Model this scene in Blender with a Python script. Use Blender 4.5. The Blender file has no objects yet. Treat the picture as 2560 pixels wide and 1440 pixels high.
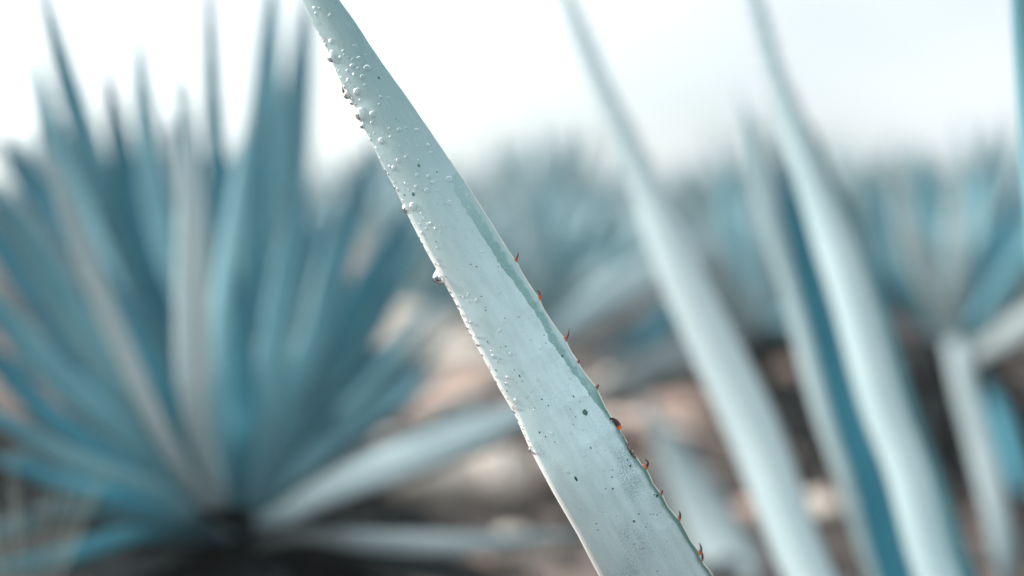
import bpy, math, random
from mathutils import Vector, Matrix, noise as mnoise

random.seed(11)
S = bpy.context.scene
COL = S.collection
R = math.radians

# ------------------------------------------------------------------ camera
CAM_H = 0.60
FPX = 3555.0                       # focal length in pixels of the 2560 px wide photograph
HOR = 560.0                        # height of the horizon in those pixels
PITCH = math.atan((720 - HOR) / FPX)
cam_d = bpy.data.cameras.new('camera')
cam = bpy.data.objects.new('camera', cam_d)
COL.objects.link(cam)
cam.location = (0, 0, CAM_H)
cam.rotation_euler = (math.pi / 2 - PITCH, 0, 0)
cam_d.sensor_width = 36
cam_d.lens = 50
cam_d.clip_start = 0.02
cam_d.clip_end = 3000
cam_d.dof.use_dof = True
cam_d.dof.focus_distance = 0.764
cam_d.dof.aperture_fstop = 1.95
cam_d.dof.aperture_blades = 0
S.camera = cam
FWD = Vector((0, math.cos(PITCH), -math.sin(PITCH)))
UPV = Vector((0, math.sin(PITCH), math.cos(PITCH)))
RGT = Vector((1, 0, 0))
EYE = Vector((0, 0, CAM_H))


def P(px, py, d):
    """world point seen at that pixel of the photograph, d metres along the view axis"""
    return EYE + FWD * d + RGT * ((px - 1280) / FPX * d) + UPV * ((720 - py) / FPX * d)


# ------------------------------------------------------------------ world and sun
SUN_DIR = Vector((-0.84, 0.20, 0.43)).normalized()
sun_el = math.asin(SUN_DIR.z)
sun_az = math.atan2(SUN_DIR.x, SUN_DIR.y)
W = bpy.data.worlds.new('World')
S.world = W
W.use_nodes = True
nt = W.node_tree
nt.nodes.clear()
out = nt.nodes.new('ShaderNodeOutputWorld')
bg = nt.nodes.new('ShaderNodeBackground')
bg.inputs['Strength'].default_value = 0.10
sky = nt.nodes.new('ShaderNodeTexSky')
sky.sky_type = 'NISHITA'
sky.sun_disc = False
sky.sun_elevation = sun_el
sky.sun_rotation = sun_az
sky.dust_density = 2.5
sky.altitude = 300
tc = nt.nodes.new('ShaderNodeTexCoord')
mp = nt.nodes.new('ShaderNodeMapping')
mp.inputs['Scale'].default_value = (1, 1, 3.0)
nz = nt.nodes.new('ShaderNodeTexNoise')
nz.inputs['Scale'].default_value = 2.2
nz.inputs['Detail'].default_value = 4
cr = nt.nodes.new('ShaderNodeValToRGB')
cr.color_ramp.elements[0].position = 0.25
cr.color_ramp.elements[0].color = (0.40, 0.40, 0.40, 1)
cr.color_ramp.elements[1].position = 0.6
cr.color_ramp.elements[1].color = (0.95, 0.95, 0.95, 1)
mx = nt.nodes.new('ShaderNodeMix')
mx.data_type = 'RGBA'
# thin bright cloud: brightest round the sun, thinner away from it
dp = nt.nodes.new('ShaderNodeVectorMath')
dp.operation = 'DOT_PRODUCT'
dp.inputs[1].default_value = SUN_DIR
glow = nt.nodes.new('ShaderNodeValToRGB')
for pos, c_ in ((0.10, (5.5, 5.95, 6.15)), (0.42, (8.6, 9.5, 9.9)), (1.0, (15.0, 16.0, 15.8))):
    e_ = glow.color_ramp.elements[0] if pos == 0.10 else (glow.color_ramp.elements[1] if pos == 1.0 else glow.color_ramp.elements.new(pos))
    e_.position = pos
    e_.color = (*c_, 1)
L = nt.links.new
L(tc.outputs['Generated'], dp.inputs[0])
L(dp.outputs['Value'], glow.inputs[0])
L(glow.outputs[0], mx.inputs[7])
L(tc.outputs['Generated'], mp.inputs[0])
L(mp.outputs[0], nz.inputs['Vector'])
L(nz.outputs[0], cr.inputs[0])
L(cr.outputs[0], mx.inputs[0])
L(sky.outputs[0], mx.inputs[6])
L(mx.outputs[2], bg.inputs['Color'])
L(bg.outputs[0], out.inputs[0])

sd = bpy.data.lights.new('sun', 'SUN')
so = bpy.data.objects.new('sun', sd)
COL.objects.link(so)
sd.energy = 2.2
sd.angle = R(5)
sd.color = (1.0, 0.98, 0.95)
so.rotation_euler = SUN_DIR.to_track_quat('Z', 'Y').to_euler()

S.view_settings.view_transform = 'Standard'
S.view_settings.look = 'None'
S.view_settings.gamma = 1
S.view_settings.use_curve_mapping = False
S.view_settings.exposure = 0.84
S.render.engine = 'CYCLES'
S.cycles.use_denoising = True
S.cycles.max_bounces = 8
S.cycles.transmission_bounces = 8
S.cycles.transparent_max_bounces = 8
S.cycles.caustics_refractive = True
S.cycles.sample_clamp_indirect = 6


# ------------------------------------------------------------------ helpers
def tag(o, label=None, cat=None, group=None, kind=None):
    if label: o['label'] = label
    if cat: o['category'] = cat
    if group: o['group'] = group
    if kind: o['kind'] = kind
    return o


def link(o, parent=None):
    COL.objects.link(o)
    if parent:
        o.parent = parent
        o.matrix_parent_inverse = Matrix.Translation(-parent.location)
    return o


def empty(name, loc):
    o = bpy.data.objects.new(name, None)
    o.empty_display_size = 0.05
    o.location = loc
    COL.objects.link(o)
    return o


def mesh_obj(name, verts, faces, mats, parent=None, midx=None, smooth=True, uvs=None, attrs=None):
    me = bpy.data.meshes.new(name)
    me.from_pydata([tuple(v) for v in verts], [], faces)
    for m in (mats if isinstance(mats, (list, tuple)) else [mats]):
        me.materials.append(m)
    if midx:
        me.polygons.foreach_set('material_index', midx)
    me.polygons.foreach_set('use_smooth', [smooth] * len(faces))
    if uvs:
        ul = me.uv_layers.new(name='UVMap')
        flat = []
        for l in me.loops:
            flat.extend(uvs[l.vertex_index])
        ul.data.foreach_set('uv', flat)
    if attrs:
        for k, vals in attrs.items():
            a = me.attributes.new(k, 'FLOAT', 'POINT')
            a.data.foreach_set('value', vals)
    me.update()
    return link(bpy.data.objects.new(name, me), parent)


def new_mat(name):
    m = bpy.data.materials.new(name)
    m.use_nodes = True
    n = m.node_tree
    b = n.nodes['Principled BSDF']
    return m, n, b


def node(n, kind, **kw):
    x = n.nodes.new(kind)
    for k, v in kw.items():
        if k.startswith('i_'):
            x.inputs[k[2:].replace('_', ' ')].default_value = v
        else:
            setattr(x, k, v)
    return x


def mixc(n, fac, a, b, blend='MIX'):
    x = n.nodes.new('ShaderNodeMix')
    x.data_type = 'RGBA'
    x.blend_type = blend
    for sock, val in ((0, fac), (6, a), (7, b)):
        if hasattr(val, 'is_output') or hasattr(val, 'links'):
            n.links.new(val, x.inputs[sock])
        elif isinstance(val, (int, float)):
            x.inputs[sock].default_value = val
        else:
            x.inputs[sock].default_value = (*val, 1)
    return x.outputs[2]


def math_(n, op, a, b=None, c=None, clamp=False):
    x = n.nodes.new('ShaderNodeMath')
    x.operation = op
    x.use_clamp = clamp
    for i, v in enumerate((a, b, c)):
        if v is None: continue
        if isinstance(v, (int, float)):
            x.inputs[i].default_value = v
        else:
            n.links.new(v, x.inputs[i])
    return x.outputs[0]


def mrange(n, v, a, b, c=0.0, d=1.0, smooth=True):
    x = n.nodes.new('ShaderNodeMapRange')
    x.interpolation_type = 'SMOOTHSTEP' if smooth else 'LINEAR'
    n.links.new(v, x.inputs[0])
    for i, val in enumerate((a, b, c, d)):
        x.inputs[i + 1].default_value = val
    return x.outputs[0]


# ------------------------------------------------------------------ materials
def leaf_material(name, pale, deep, sheen=0.25):
    m, n, b = new_mat(name)
    uv = node(n, 'ShaderNodeUVMap')
    mp_ = node(n, 'ShaderNodeMapping')
    mp_.inputs['Scale'].default_value = (60, 5, 1)
    n.links.new(uv.outputs[0], mp_.inputs[0])
    n1 = node(n, 'ShaderNodeTexNoise', i_Scale=2.0, i_Detail=4.0)
    n.links.new(mp_.outputs[0], n1.inputs['Vector'])
    tcn = node(n, 'ShaderNodeTexCoord')
    n2 = node(n, 'ShaderNodeTexNoise', i_Scale=9.0, i_Detail=3.0)
    n.links.new(tcn.outputs['Object'], n2.inputs['Vector'])
    oi = node(n, 'ShaderNodeObjectInfo')
    f = math_(n, 'ADD', math_(n, 'MULTIPLY', n1.outputs[0], 0.5), math_(n, 'MULTIPLY', n2.outputs[0], 0.5))
    f = mrange(n, f, 0.36, 0.62)
    f = math_(n, 'ADD', math_(n, 'MULTIPLY', f, 0.45), math_(n, 'MULTIPLY', oi.outputs['Random'], 0.60), clamp=True)
    c = mixc(n, f, deep, pale)
    # narrow tips darkened: their backlit look against the sky is put into the colour
    ua = node(n, 'ShaderNodeAttribute')
    ua.attribute_name = 'u'
    c = mixc(n, mrange(n, ua.outputs['Fac'], 0.60, 0.92, 0.0, 0.65), c, (deep[0] * 0.6, deep[1] * 0.68, deep[2] * 0.72))
    n.links.new(c, b.inputs['Base Color'])
    b.inputs['Roughness'].default_value = 0.55
    b.inputs['Specular IOR Level'].default_value = 0.35
    b.inputs['Sheen Weight'].default_value = sheen
    b.inputs['Sheen Roughness'].default_value = 0.5
    return m


M_LEAF = leaf_material('agave_leaf', (0.265, 0.485, 0.53), (0.075, 0.275, 0.34))
M_LEAF_BLUE = leaf_material('agave_leaf_blue', (0.09, 0.345, 0.44), (0.02, 0.15, 0.205), 0.1)  # darkened for back leaves: shade between the leaves is put into the colour
M_LEAF_GREY = leaf_material('agave_leaf_grey', (0.34, 0.40, 0.40), (0.26, 0.32, 0.33), 0.1)
M_LEAF_SHADED = leaf_material('agave_leaf_shaded', (0.055, 0.29, 0.38), (0.03, 0.20, 0.27), 0.0)  # shaded copy of the leaf colour, the shade put into the teal
M_LEAF_SHADED_DEEP = leaf_material('agave_leaf_shaded_deep', (0.05, 0.17, 0.20), (0.025, 0.10, 0.12), 0.0)  # darkest leaf copy, with deep shade put into its colour
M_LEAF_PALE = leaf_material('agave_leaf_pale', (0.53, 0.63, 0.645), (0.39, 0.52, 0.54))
M_LEAF_FAR = leaf_material('agave_leaf_far', (0.42, 0.53, 0.55), (0.22, 0.36, 0.39))  # paler for distant plants: their hazy fade is put into the colour


def simple(name, col, rough=0.7, spec=0.3, vary=None, scale=20.0):
    m, n, b = new_mat(name)
    b.inputs['Roughness'].default_value = rough
    b.inputs['Specular IOR Level'].default_value = spec
    if vary:
        tcn = node(n, 'ShaderNodeTexCoord')
        z = node(n, 'ShaderNodeTexNoise', i_Scale=scale, i_Detail=5.0)
        n.links.new(tcn.outputs['Object'], z.inputs['Vector'])
        c = mixc(n, mrange(n, z.outputs[0], 0.35, 0.65), col, vary)
        n.links.new(c, b.inputs['Base Color'])
    else:
        b.inputs['Base Color'].default_value = (*col, 1)
    return m


M_TOOTH = simple('tooth', (0.09, 0.025, 0.015), 0.5)
M_STEM = simple('stem', (0.05, 0.045, 0.04), 0.9, spec=0.1, vary=(0.02, 0.019, 0.018), scale=30)
M_DRY = simple('dry_leaf', (0.74, 0.62, 0.54), 0.8, vary=(0.46, 0.35, 0.30), scale=14)
M_STONE = simple('stone', (0.74, 0.67, 0.58), 0.85, vary=(0.42, 0.35, 0.31), scale=18)
M_STONE2 = simple('pink_stone', (0.52, 0.36, 0.29), 0.85, vary=(0.36, 0.25, 0.21), scale=18)
M_GRASS = simple('dry_grass', (0.40, 0.42, 0.38), 0.8, vary=(0.22, 0.25, 0.22), scale=8)
M_BUSH = simple('bush_leaf', (0.10, 0.13, 0.10), 0.8, vary=(0.20, 0.22, 0.17), scale=6)

M_UNDERSHADE = simple('undershade_dark', (0.022, 0.028, 0.030), 0.9, spec=0.06, vary=(0.011, 0.014, 0.015), scale=12)  # near black: the shade under the plants is put into this colour
# water
M_WATER, n, b = new_mat('water')
b.inputs['Base Color'].default_value = (1, 1, 1, 1)
b.inputs['Roughness'].default_value = 0.0
b.inputs['IOR'].default_value = 1.333
b.inputs['Transmission Weight'].default_value = 1.0

# ground
M_GROUND, n, b = new_mat('ground')
tcn = node(n, 'ShaderNodeTexCoord')
z1 = node(n, 'ShaderNodeTexNoise', i_Scale=1.7, i_Detail=6.0)
z2 = node(n, 'ShaderNodeTexNoise', i_Scale=14.0, i_Detail=8.0)
z3 = node(n, 'ShaderNodeTexVoronoi', i_Scale=30.0)
for z in (z1, z2, z3):
    n.links.new(tcn.outputs['Object'], z.inputs['Vector'])
c = mixc(n, mrange(n, z1.outputs[0], 0.4, 0.6), (0.05, 0.04, 0.037), (0.29, 0.21, 0.18))
c = mixc(n, mrange(n, z2.outputs[0], 0.42, 0.62), c, (0.045, 0.04, 0.038))
c = mixc(n, mrange(n, z3.outputs[0], 0.25, 0.12), c, (0.42, 0.36, 0.31))
n.links.new(c, b.inputs['Base Color'])
b.inputs['Roughness'].default_value = 0.95
bp = node(n, 'ShaderNodeBump', i_Strength=0.6, i_Distance=0.02)
n.links.new(z2.outputs[0], bp.inputs['Height'])
n.links.new(bp.outputs[0], b.inputs['Normal'])


# ------------------------------------------------------------------ ground
def sst(x, a, b):
    t = max(0, min(1, (x - a) / (b - a)))
    return t * t * (3 - 2 * t)


def ground_h(x, y):
    h = 0.20 * sst(y, 1.9, 3.3)
    if y < 30:
        h += 0.035 * mnoise.noise(Vector((x * 1.3, y * 1.3, 0.3))) + 0.015 * mnoise.noise(Vector((x * 5, y * 5, 2.3)))
    return h


ys = [-60, -20, -6, -2, -1] + [-0.5 + 0.06 * i for i in range(110)] + [6.3 + 0.35 * i for i in range(60)] + [30, 40, 60, 100, 200, 500, 1500]
xs = [-1500, -400, -100, -40, -20, -12, -8, -6] + [-4.5 + 0.09 * i for i in range(101)] + [6, 8, 12, 20, 40, 100, 400, 1500]
gv = [(x, y, ground_h(x, y)) for y in ys for x in xs]
gf = []
for j in range(len(ys) - 1):
    for i in range(len(xs) - 1):
        a = j * len(xs) + i
        gf.append((a, a + 1, a + 1 + len(xs), a + len(xs)))
g = mesh_obj('ground', gv, gf, M_GROUND)
tag(g, kind='structure')


# ------------------------------------------------------------------ generic agave leaf
def catmull(pts, n):
    pts = [pts[0] * 2 - pts[1]] + list(pts) + [pts[-1] * 2 - pts[-2]]
    segs = len(pts) - 3
    outp = []
    for k in range(n + 1):
        u = k / n * segs
        i = min(int(u), segs - 1)
        t = u - i
        p0, p1, p2, p3 = pts[i:i + 4]
        outp.append(0.5 * ((2 * p1) + (p2 - p0) * t + (2 * p0 - 5 * p1 + 4 * p2 - p3) * t * t + (3 * p1 - p0 - 3 * p2 + p3) * t ** 3))
    return outp


def wprof(u, pw=1.7):
    if u < 0.12:
        return 0.95 - 0.30 * sst(u, 0, 0.12)
    if u < 0.5:
        return 0.65 + 0.35 * sst(u, 0.12, 0.5)
    return max(0.012, 1 - ((u - 0.5) / 0.5) ** pw)


def leaf_geo(cps, width, face, depth=0.16, thick=0.10, nseg=16, ncol=4, teeth=True, keel=0.0, widths=None, pw=1.7):
    """closed lanceolate leaf: outer (face) side bulges by depth*width, teeth on both margins, spine at the tip"""
    c = catmull(cps, nseg)
    V, F, MI, UV = [], [], [], []
    m = 2 * ncol + 1
    xsx = [-1 + i / ncol for i in range(m)]
    dist = 0
    sides, ctr, hw = [], [], []
    for k in range(nseg + 1):
        T = (c[min(k + 1, nseg)] - c[max(k - 1, 0)]).normalized()
        if k: dist += (c[k] - c[k - 1]).length
        Sd = T.cross(face)
        Sd = Sd.normalized() if Sd.length > 1e-4 else Vector((1, 0, 0))
        N = Sd.cross(T).normalized()
        u = k / nseg
        w = (width * wprof(u, pw) if widths is None else widths(u)) / 2
        sides.append((Sd, N, T)); ctr.append(c[k]); hw.append(w)
        th = thick * (1.6 - u) * 2 * w
        for x in xsx:
            prof = (1 - x * x) * (1 - keel) + (1 - abs(x)) * keel
            V.append(c[k] + Sd * (x * w) + N * (depth * 2 * w * prof + 0.25 * th * (1 - x * x) ** 0.5))
            UV.append((x * w, dist))
        for x in xsx[1:-1]:
            prof = (1 - x * x) * (1 - keel) + (1 - abs(x)) * keel
            V.append(c[k] + Sd * (x * w) + N * (depth * 2 * w * prof - 0.75 * th * (1 - x * x) ** 0.5))
            UV.append((x * w, dist))
    row = m + (m - 2)
    for k in range(nseg):
        a, b2 = k * row, (k + 1) * row
        for i in range(m - 1):
            F.append((a + i, a + i + 1, b2 + i + 1, b2 + i)); MI.append(0)
        back = [0] + [m + i for i in range(m - 2)] + [m - 1]
        for i in range(m - 1):
            F.append((a + back[i + 1], a + back[i], b2 + back[i], b2 + back[i + 1])); MI.append(0)
    # terminal spine
    Sd, N, T = sides[-1]
    w = hw[-1]
    base = len(V)
    tipl = 0.025
    r0 = max(w, 0.0012)
    for q in range(5):
        a = q / 5 * 2 * math.pi
        V.append(c[-1] - T * 0.004 + (Sd * math.cos(a) + N * math.sin(a)) * r0)
        UV.append((0, 0))
    V.append(c[-1] + T * tipl); UV.append((0, 0))
    for q in range(5):
        F.append((base + q, base + (q + 1) % 5, base + 5)); MI.append(1)
    if teeth:
        step = 0.022
        for k in range(2, nseg - 1):
            seg = (ctr[k + 1] - ctr[k]).length
            nn = max(1, int(seg / step))
            for e in range(nn):
                t = (e + random.random() * 0.5) / nn
                for sg in (-1, 1):
                    Sd, N, T = sides[k]
                    p = ctr[k].lerp(ctr[k + 1], t) + Sd.lerp(sides[k + 1][0], t) * (sg * (hw[k] * (1 - t) + hw[k + 1] * t))
                    hgt = 0.0035 + 0.003 * random.random()
                    b0 = len(V)
                    V += [p - T * 0.0022, p + T * 0.0016, p + N * 0.0012, p - N * 0.0012, p + Sd * (sg * hgt) + T * 0.003]
                    UV += [(0, 0)] * 5
                    F += [(b0, b0 + 2, b0 + 4), (b0 + 2, b0 + 1, b0 + 4), (b0 + 1, b0 + 3, b0 + 4), (b0 + 3, b0, b0 + 4)]
                    MI += [1] * 4
    return V, F, MI, UV


def u_of(UV):
    top = max(v[1] for v in UV) or 1
    return [v[1] / top for v in UV]


def add_leaf(parent, cps, width, face, mat=None, name='leaf', **kw):
    V, F, MI, UV = leaf_geo(cps, width, face, **kw)
    return mesh_obj(name, V, F, [mat or M_LEAF, M_TOOTH], parent, midx=MI, uvs=UV, attrs={'u': u_of(UV)})


def px_leaf(parent, pts, wpx, mat=None, ang=0.0, concave=False, **kw):
    """pts: (px, py, depth) from base to tip; wpx: widest, in photograph pixels at the middle's depth; ang: how far the outer face turns sideways"""
    cps = [P(*p) for p in pts]
    dm = pts[len(pts) // 2][2]
    mid = cps[len(cps) // 2]
    toc = (EYE - mid).normalized()
    T = (cps[-1] - cps[0]).normalized()
    f = Matrix.Rotation(R(ang), 3, T) @ toc
    width = wpx * dm / FPX / max(0.35, abs(math.cos(R(ang))))
    if 'widths' in kw:
        tbl = kw['widths']
        def wf(u, tbl=tbl):
            for (u0, w0), (u1, w1) in zip(tbl, tbl[1:]):
                if u <= u1:
                    return w0 + (w1 - w0) * sst(u, u0, u1) if u1 > u0 else w1
            return tbl[-1][1]
        kw['widths'] = lambda u: max(0.0015, wf(u)) * dm / FPX
    depth = kw.pop('depth', 0.16)
    return add_leaf(parent, cps, width, f, mat, depth=-depth if concave else depth, **kw)


def stem(parent, top, z0, r):
    """short woody stem, a stack of old leaf scars"""
    V, F = [], []
    n_, k_ = 12, 10
    h = top.z - z0
    for j in range(k_ + 1):
        for i in range(n_):
            a = i / n_ * 2 * math.pi + 0.3 * j
            rr = r * (1 + 0.22 * ((i + j) % 2)) * (1.15 - 0.3 * j / k_)
            V.append(Vector((top.x + rr * math.cos(a), top.y + rr * math.sin(a), z0 - 0.03 + (h + 0.05) * j / k_)))
    for j in range(k_):
        for i in range(n_):
            a, b_ = j * n_ + i, j * n_ + (i + 1) % n_
            F.append((a, b_, b_ + n_, a + n_))
    F.append(tuple(range(k_ * n_, (k_ + 1) * n_)))
    return mesh_obj('stem', V, F, M_STEM, parent, smooth=False)


def filler(parent, base, n_, lmin, lmax, w, el=(15, 85), az=None, mat=None, k0=0, avoid=None, **kw):
    """spiral of leaves round a rosette; inner ones stand up, outer ones spread"""
    for i in range(n_):
        t = i / max(1, n_ - 1)
        a = (k0 + i) * 2.39996 if az is None else R(az[0] + (az[1] - az[0]) * ((i * 0.618) % 1))
        e = R(el[0] + (el[1] - el[0]) * t + random.uniform(-5, 5))
        if avoid and avoid(a, e):
            continue
        Lh = random.uniform(lmin, lmax) * (0.85 + 0.15 * math.sin(t * math.pi))
        d = Vector((math.cos(a) * math.cos(e), math.sin(a) * math.cos(e), math.sin(e)))
        rad = Vector((math.cos(a), math.sin(a), 0))
        b0 = base + rad * 0.035 * (1 - t) + Vector((0, 0, 0.06 * t))
        sag = -0.06 * (1 - t) * Lh
        mid = b0 + d * Lh * 0.5 + Vector((0, 0, 0.03 * Lh))
        tip = b0 + d * Lh + Vector((0, 0, sag))
        face = (rad * math.sin(e) - Vector((0, 0, math.cos(e))))
        add_leaf(parent, [b0, mid, tip], w * random.uniform(0.8, 1.15), face, mat if not isinstance(mat, list) else random.choice(mat), **kw)


# ================================================================== the foreground plant
HB = P(2560, 2480, 1.22)
HB.z = max(HB.z, 0.05)
hero = empty('agave_plant', Vector((HB.x, HB.y, 0)))
tag(hero, 'nearest blue agave, with the sharp wet toothed leaf and bright blurred leaves beside it', 'agave plant')
stem(hero, Vector((HB.x, HB.y, HB.z)), 0, 0.07)

# ---- the sharp leaf, from its measured outline
AU = (0.5008, 0.8655)
AN = (0.8655, -0.5008)
P0 = (802.0, 0.0)


def to_sw(x, y):
    dx, dy = x - P0[0], y - P0[1]
    return dx * AU[0] + dy * AU[1], dx * AN[0] + dy * AN[1]


def to_px(s, w):
    return P0[0] + s * AU[0] + w * AN[0], P0[1] + s * AU[1] + w * AN[1]


LEFT = [(757, 0), (781, 55), (800, 90), (815, 119), (834, 164), (856, 213), (872, 242), (888, 267), (900, 303), (911, 323), (930, 356), (946, 394), (960, 422), (984, 464), (1009, 515), (1031, 561), (1052, 603), (1076, 647), (1104, 696), (1138, 757), (1165, 815), (1186, 855), (1220, 918), (1250, 975), (1287, 1037), (1322, 1117), (1352, 1175), (1382, 1231), (1412, 1283), (1442, 1334), (1470, 1388), (1495, 1435)]
RIGHT = [(848, 0), (890, 58), (927, 116), (971, 180), (1004, 225), (1024, 253), (1046, 286), (1081, 337), (1117, 391), (1134, 416), (1160, 452), (1187, 494), (1236, 572), (1265, 620), (1281, 643), (1290, 655), (1298, 671), (1318, 706), (1340, 737), (1348, 749), (1353, 763), (1378, 805), (1402, 837), (1412, 849), (1418, 862), (1428, 881), (1443, 904), (1447, 912), (1464, 938), (1481, 959), (1491, 970), (1496, 983), (1510, 1014), (1527, 1043), (1546, 1066), (1553, 1084), (1570, 1112), (1588, 1141), (1602, 1161), (1614, 1172), (1619, 1181), (1632, 1210), (1648, 1230), (1655, 1240), (1668, 1266), (1688, 1291), (1699, 1301), (1705, 1313), (1722, 1346), (1740, 1375), (1750, 1384), (1754, 1398), (1775, 1440)]
LS = sorted(to_sw(*p) for p in LEFT)
RS = sorted(to_sw(*p) for p in RIGHT)


def interp(tbl, s):
    if s <= tbl[0][0]:
        return tbl[0][1]
    for (a, x), (b_, y) in zip(tbl, tbl[1:]):
        if s <= b_:
            t = (s - a) / (b_ - a)
            return x + (y - x) * t
    return tbl[-1][1]


S_TOP, S_BOT = 25.0, 1640.0
TIP_S, BASE_S = -330.0, 2960.0
wl0, wr0 = interp(LS, S_TOP), interp(RS, S_TOP)
wl1, wr1 = interp(LS, S_BOT), interp(RS, S_BOT)


def outline(s):
    """left and right margin offsets (px) at distance s (px) along the leaf"""
    if s < S_TOP:
        t = (S_TOP - s) / (S_TOP - TIP_S)
        k = (1 - t) ** 0.9
        c_ = (wl0 + wr0) / 2 - 6 * t
        h_ = (wr0 - wl0) / 2 * k + 0.8
        return c_ - h_, c_ + h_
    if s > S_BOT:
        t = (s - S_BOT) / (BASE_S - S_BOT)
        c_ = (wl1 + wr1) / 2 + 243 * t * t
        h_ = (wr1 - wl1) / 2 * (1 + 0.10 * t) + 2.5 * math.sin((s - S_BOT) / 72 * 2 * math.pi) * (1 - t)
        return c_ - h_, c_ + h_
    return interp(LS, s), interp(RS, s)


def hero_d(s):
    d = 0.764 + 0.022 * ((900 - s) / 900) ** 2 if s < 900 else 0.764
    if s > 1300:
        d += 0.44 * ((s - 1300) / 1660) ** 1.8
    return d


def bulge(t, s, Wd):
    t = max(0.0, min(1.0, t))
    rr = 0.042
    rim = math.sqrt(max(0, 1 - (1 - min(t / rr, 1)) ** 2)) * 0.036
    return Wd * (rim + 0.17 * math.sin(math.pi * t ** 0.86) ** 1.1 * (1 if t < 1 else 0) + 0.015 * (1 - t))


def hero_pt(s, w, lift=0.0):
    wl, wr = outline(s)
    Wd = wr - wl
    t = (w - wl) / Wd
    d = hero_d(s)
    px, py = to_px(s, w)
    return P(px, py, d - (bulge(t, s, Wd) + lift) * d / FPX)


def hero_at(px, py):
    """point and outward normal on the visible face"""
    s, w = to_sw(px, py)
    wl, wr = outline(s)
    w = max(wl + 0.5, min(wr - 0.5, w))
    p = hero_pt(s, w)
    e = 1.5
    ds = hero_pt(s + e, w) - hero_pt(s - e, w)
    w1, w2 = max(wl, w - e), min(wr, w + e)
    dw = hero_pt(s, w2) - hero_pt(s, w1)
    nrm = dw.cross(ds).normalized()
    if nrm.dot(EYE - p) < 0: nrm = -nrm
    return p, nrm, ds.normalized()


BAND_IN = [(1128, 440), (1140, 488), (1179, 548), (1205, 591), (1227, 620), (1247, 659), (1284, 704), (1323, 761), (1352, 802), (1372, 847), (1402, 889), (1433, 934), (1462, 971), (1492, 1012), (1521, 1041), (1543, 1070), (1570, 1118), (1604, 1172), (1640, 1232), (1684, 1300), (1735, 1380), (1770, 1440)]
BAND_OUT = [(1150, 450), (1162, 484), (1210, 548), (1234, 591), (1252, 620), (1274, 659), (1308, 704), (1345, 761), (1369, 802), (1394, 847), (1419, 889), (1449, 934), (1480, 971), (1510, 1012), (1528, 1041), (1553, 1070), (1580, 1118), (1620, 1172), (1660, 1232), (1700, 1300), (1750, 1380), (1790, 1440)]
BI = sorted(to_sw(*p) for p in BAND_IN)
BO = sorted(to_sw(*p) for p in BAND_OUT)

srows = [TIP_S + 355 * i / 40 for i in range(40)] + [S_TOP + 4 * i for i in range(404)] + [S_BOT + 4 + (BASE_S - S_BOT - 4) * i / 70 for i in range(71)]
tcols = [0, 0.003, 0.008, 0.015, 0.022, 0.030, 0.045] + [0.07 + 0.89 * i / 34 for i in range(35)] + [0.97, 0.98, 0.99, 1.0]
bcols = [0.985, 0.96] + [0.9 - 0.8 * i / 12 for i in range(13)] + [0.06, 0.03, 0.015, 0.006]
V, F, UV = [], [], []
A_in, A_out, A_w, A_s, A_r = [], [], [], [], []
nc = len(tcols) + len(bcols)
for s in srows:
    wl, wr = outline(s)
    Wd = wr - wl
    d = hero_d(s)
    bi = interp(BI, s) if s > BI[0][0] else wr + 40
    bo = interp(BO, s) if s > BI[0][0] else wr + 40
    for j, t in enumerate(tcols + bcols):
        w = wl + Wd * t
        px, py = to_px(s, w)
        b_ = bulge(t, s, Wd)
        if j >= len(tcols):
            rr = math.sqrt(max(0, 1 - (1 - min(t / 0.042, 1)) ** 2)) * 0.070
            b_ -= Wd * (rr + 0.06 * math.sin(math.pi * t) ** 0.8 + 0.012)
        V.append(P(px, py, d - b_ * d / FPX))
        UV.append((w / 100, s / 100))
        A_in.append(w - bi); A_out.append(bo - w); A_w.append(w - wl); A_s.append(s); A_r.append(wr - w)
for k in range(len(srows) - 1):
    for j in range(nc):
        a, b_ = k * nc + j, k * nc + (j + 1) % nc
        F.append((a, b_, b_ + nc, a + nc))
F.append(tuple(range(nc - 1, -1, -1)))

M_HERO, n, b = new_mat('hero_leaf')


def attr(nm):
    x = node(n, 'ShaderNodeAttribute')
    x.attribute_name = nm
    return x.outputs['Fac']


uv = node(n, 'ShaderNodeUVMap')


def uvnoise(sx, sy, scale, detail=3.0, kind='ShaderNodeTexNoise'):
    m_ = node(n, 'ShaderNodeMapping')
    m_.inputs['Scale'].default_value = (sx, sy, 1)
    n.links.new(uv.outputs[0], m_.inputs[0])
    z_ = node(n, kind)
    z_.inputs['Scale'].default_value = scale
    if kind == 'ShaderNodeTexNoise':
        z_.inputs['Detail'].default_value = detail
    n.links.new(m_.outputs[0], z_.inputs['Vector'])
    return z_.outputs[0]


wax_n = uvnoise(3, 0.6, 1.6, 4)
wax_big = uvnoise(1, 0.45, 0.9, 3)
fine = uvnoise(1, 1, 26, 3)
streak = uvnoise(16, 0.9, 2.0, 3)
sN = attr('s_px')
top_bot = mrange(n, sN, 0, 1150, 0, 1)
wax = mixc(n, top_bot, (0.165, 0.300, 0.315), (0.60, 0.80, 0.835))  # paler downwards: the light caught by the leaf's tilt is painted in
wax = mixc(n, math_(n, 'MULTIPLY', mrange(n, wax_n, 0.35, 0.68), 0.24), wax, (0.27, 0.42, 0.45))
wax = mixc(n, math_(n, 'MULTIPLY', mrange(n, streak, 0.50, 0.72), 0.18), wax, (0.50, 0.60, 0.62))
wax = mixc(n, math_(n, 'MULTIPLY', mrange(n, fine, 0.52, 0.66), 0.22), wax, (0.26, 0.40, 0.42))
wax = mixc(n, math_(n, 'MULTIPLY', mrange(n, attr('w_px'), 90, 0), 0.45), wax, (0.46, 0.53, 0.53))  # greyer towards the smooth edge, where the fall of light is painted in
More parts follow.
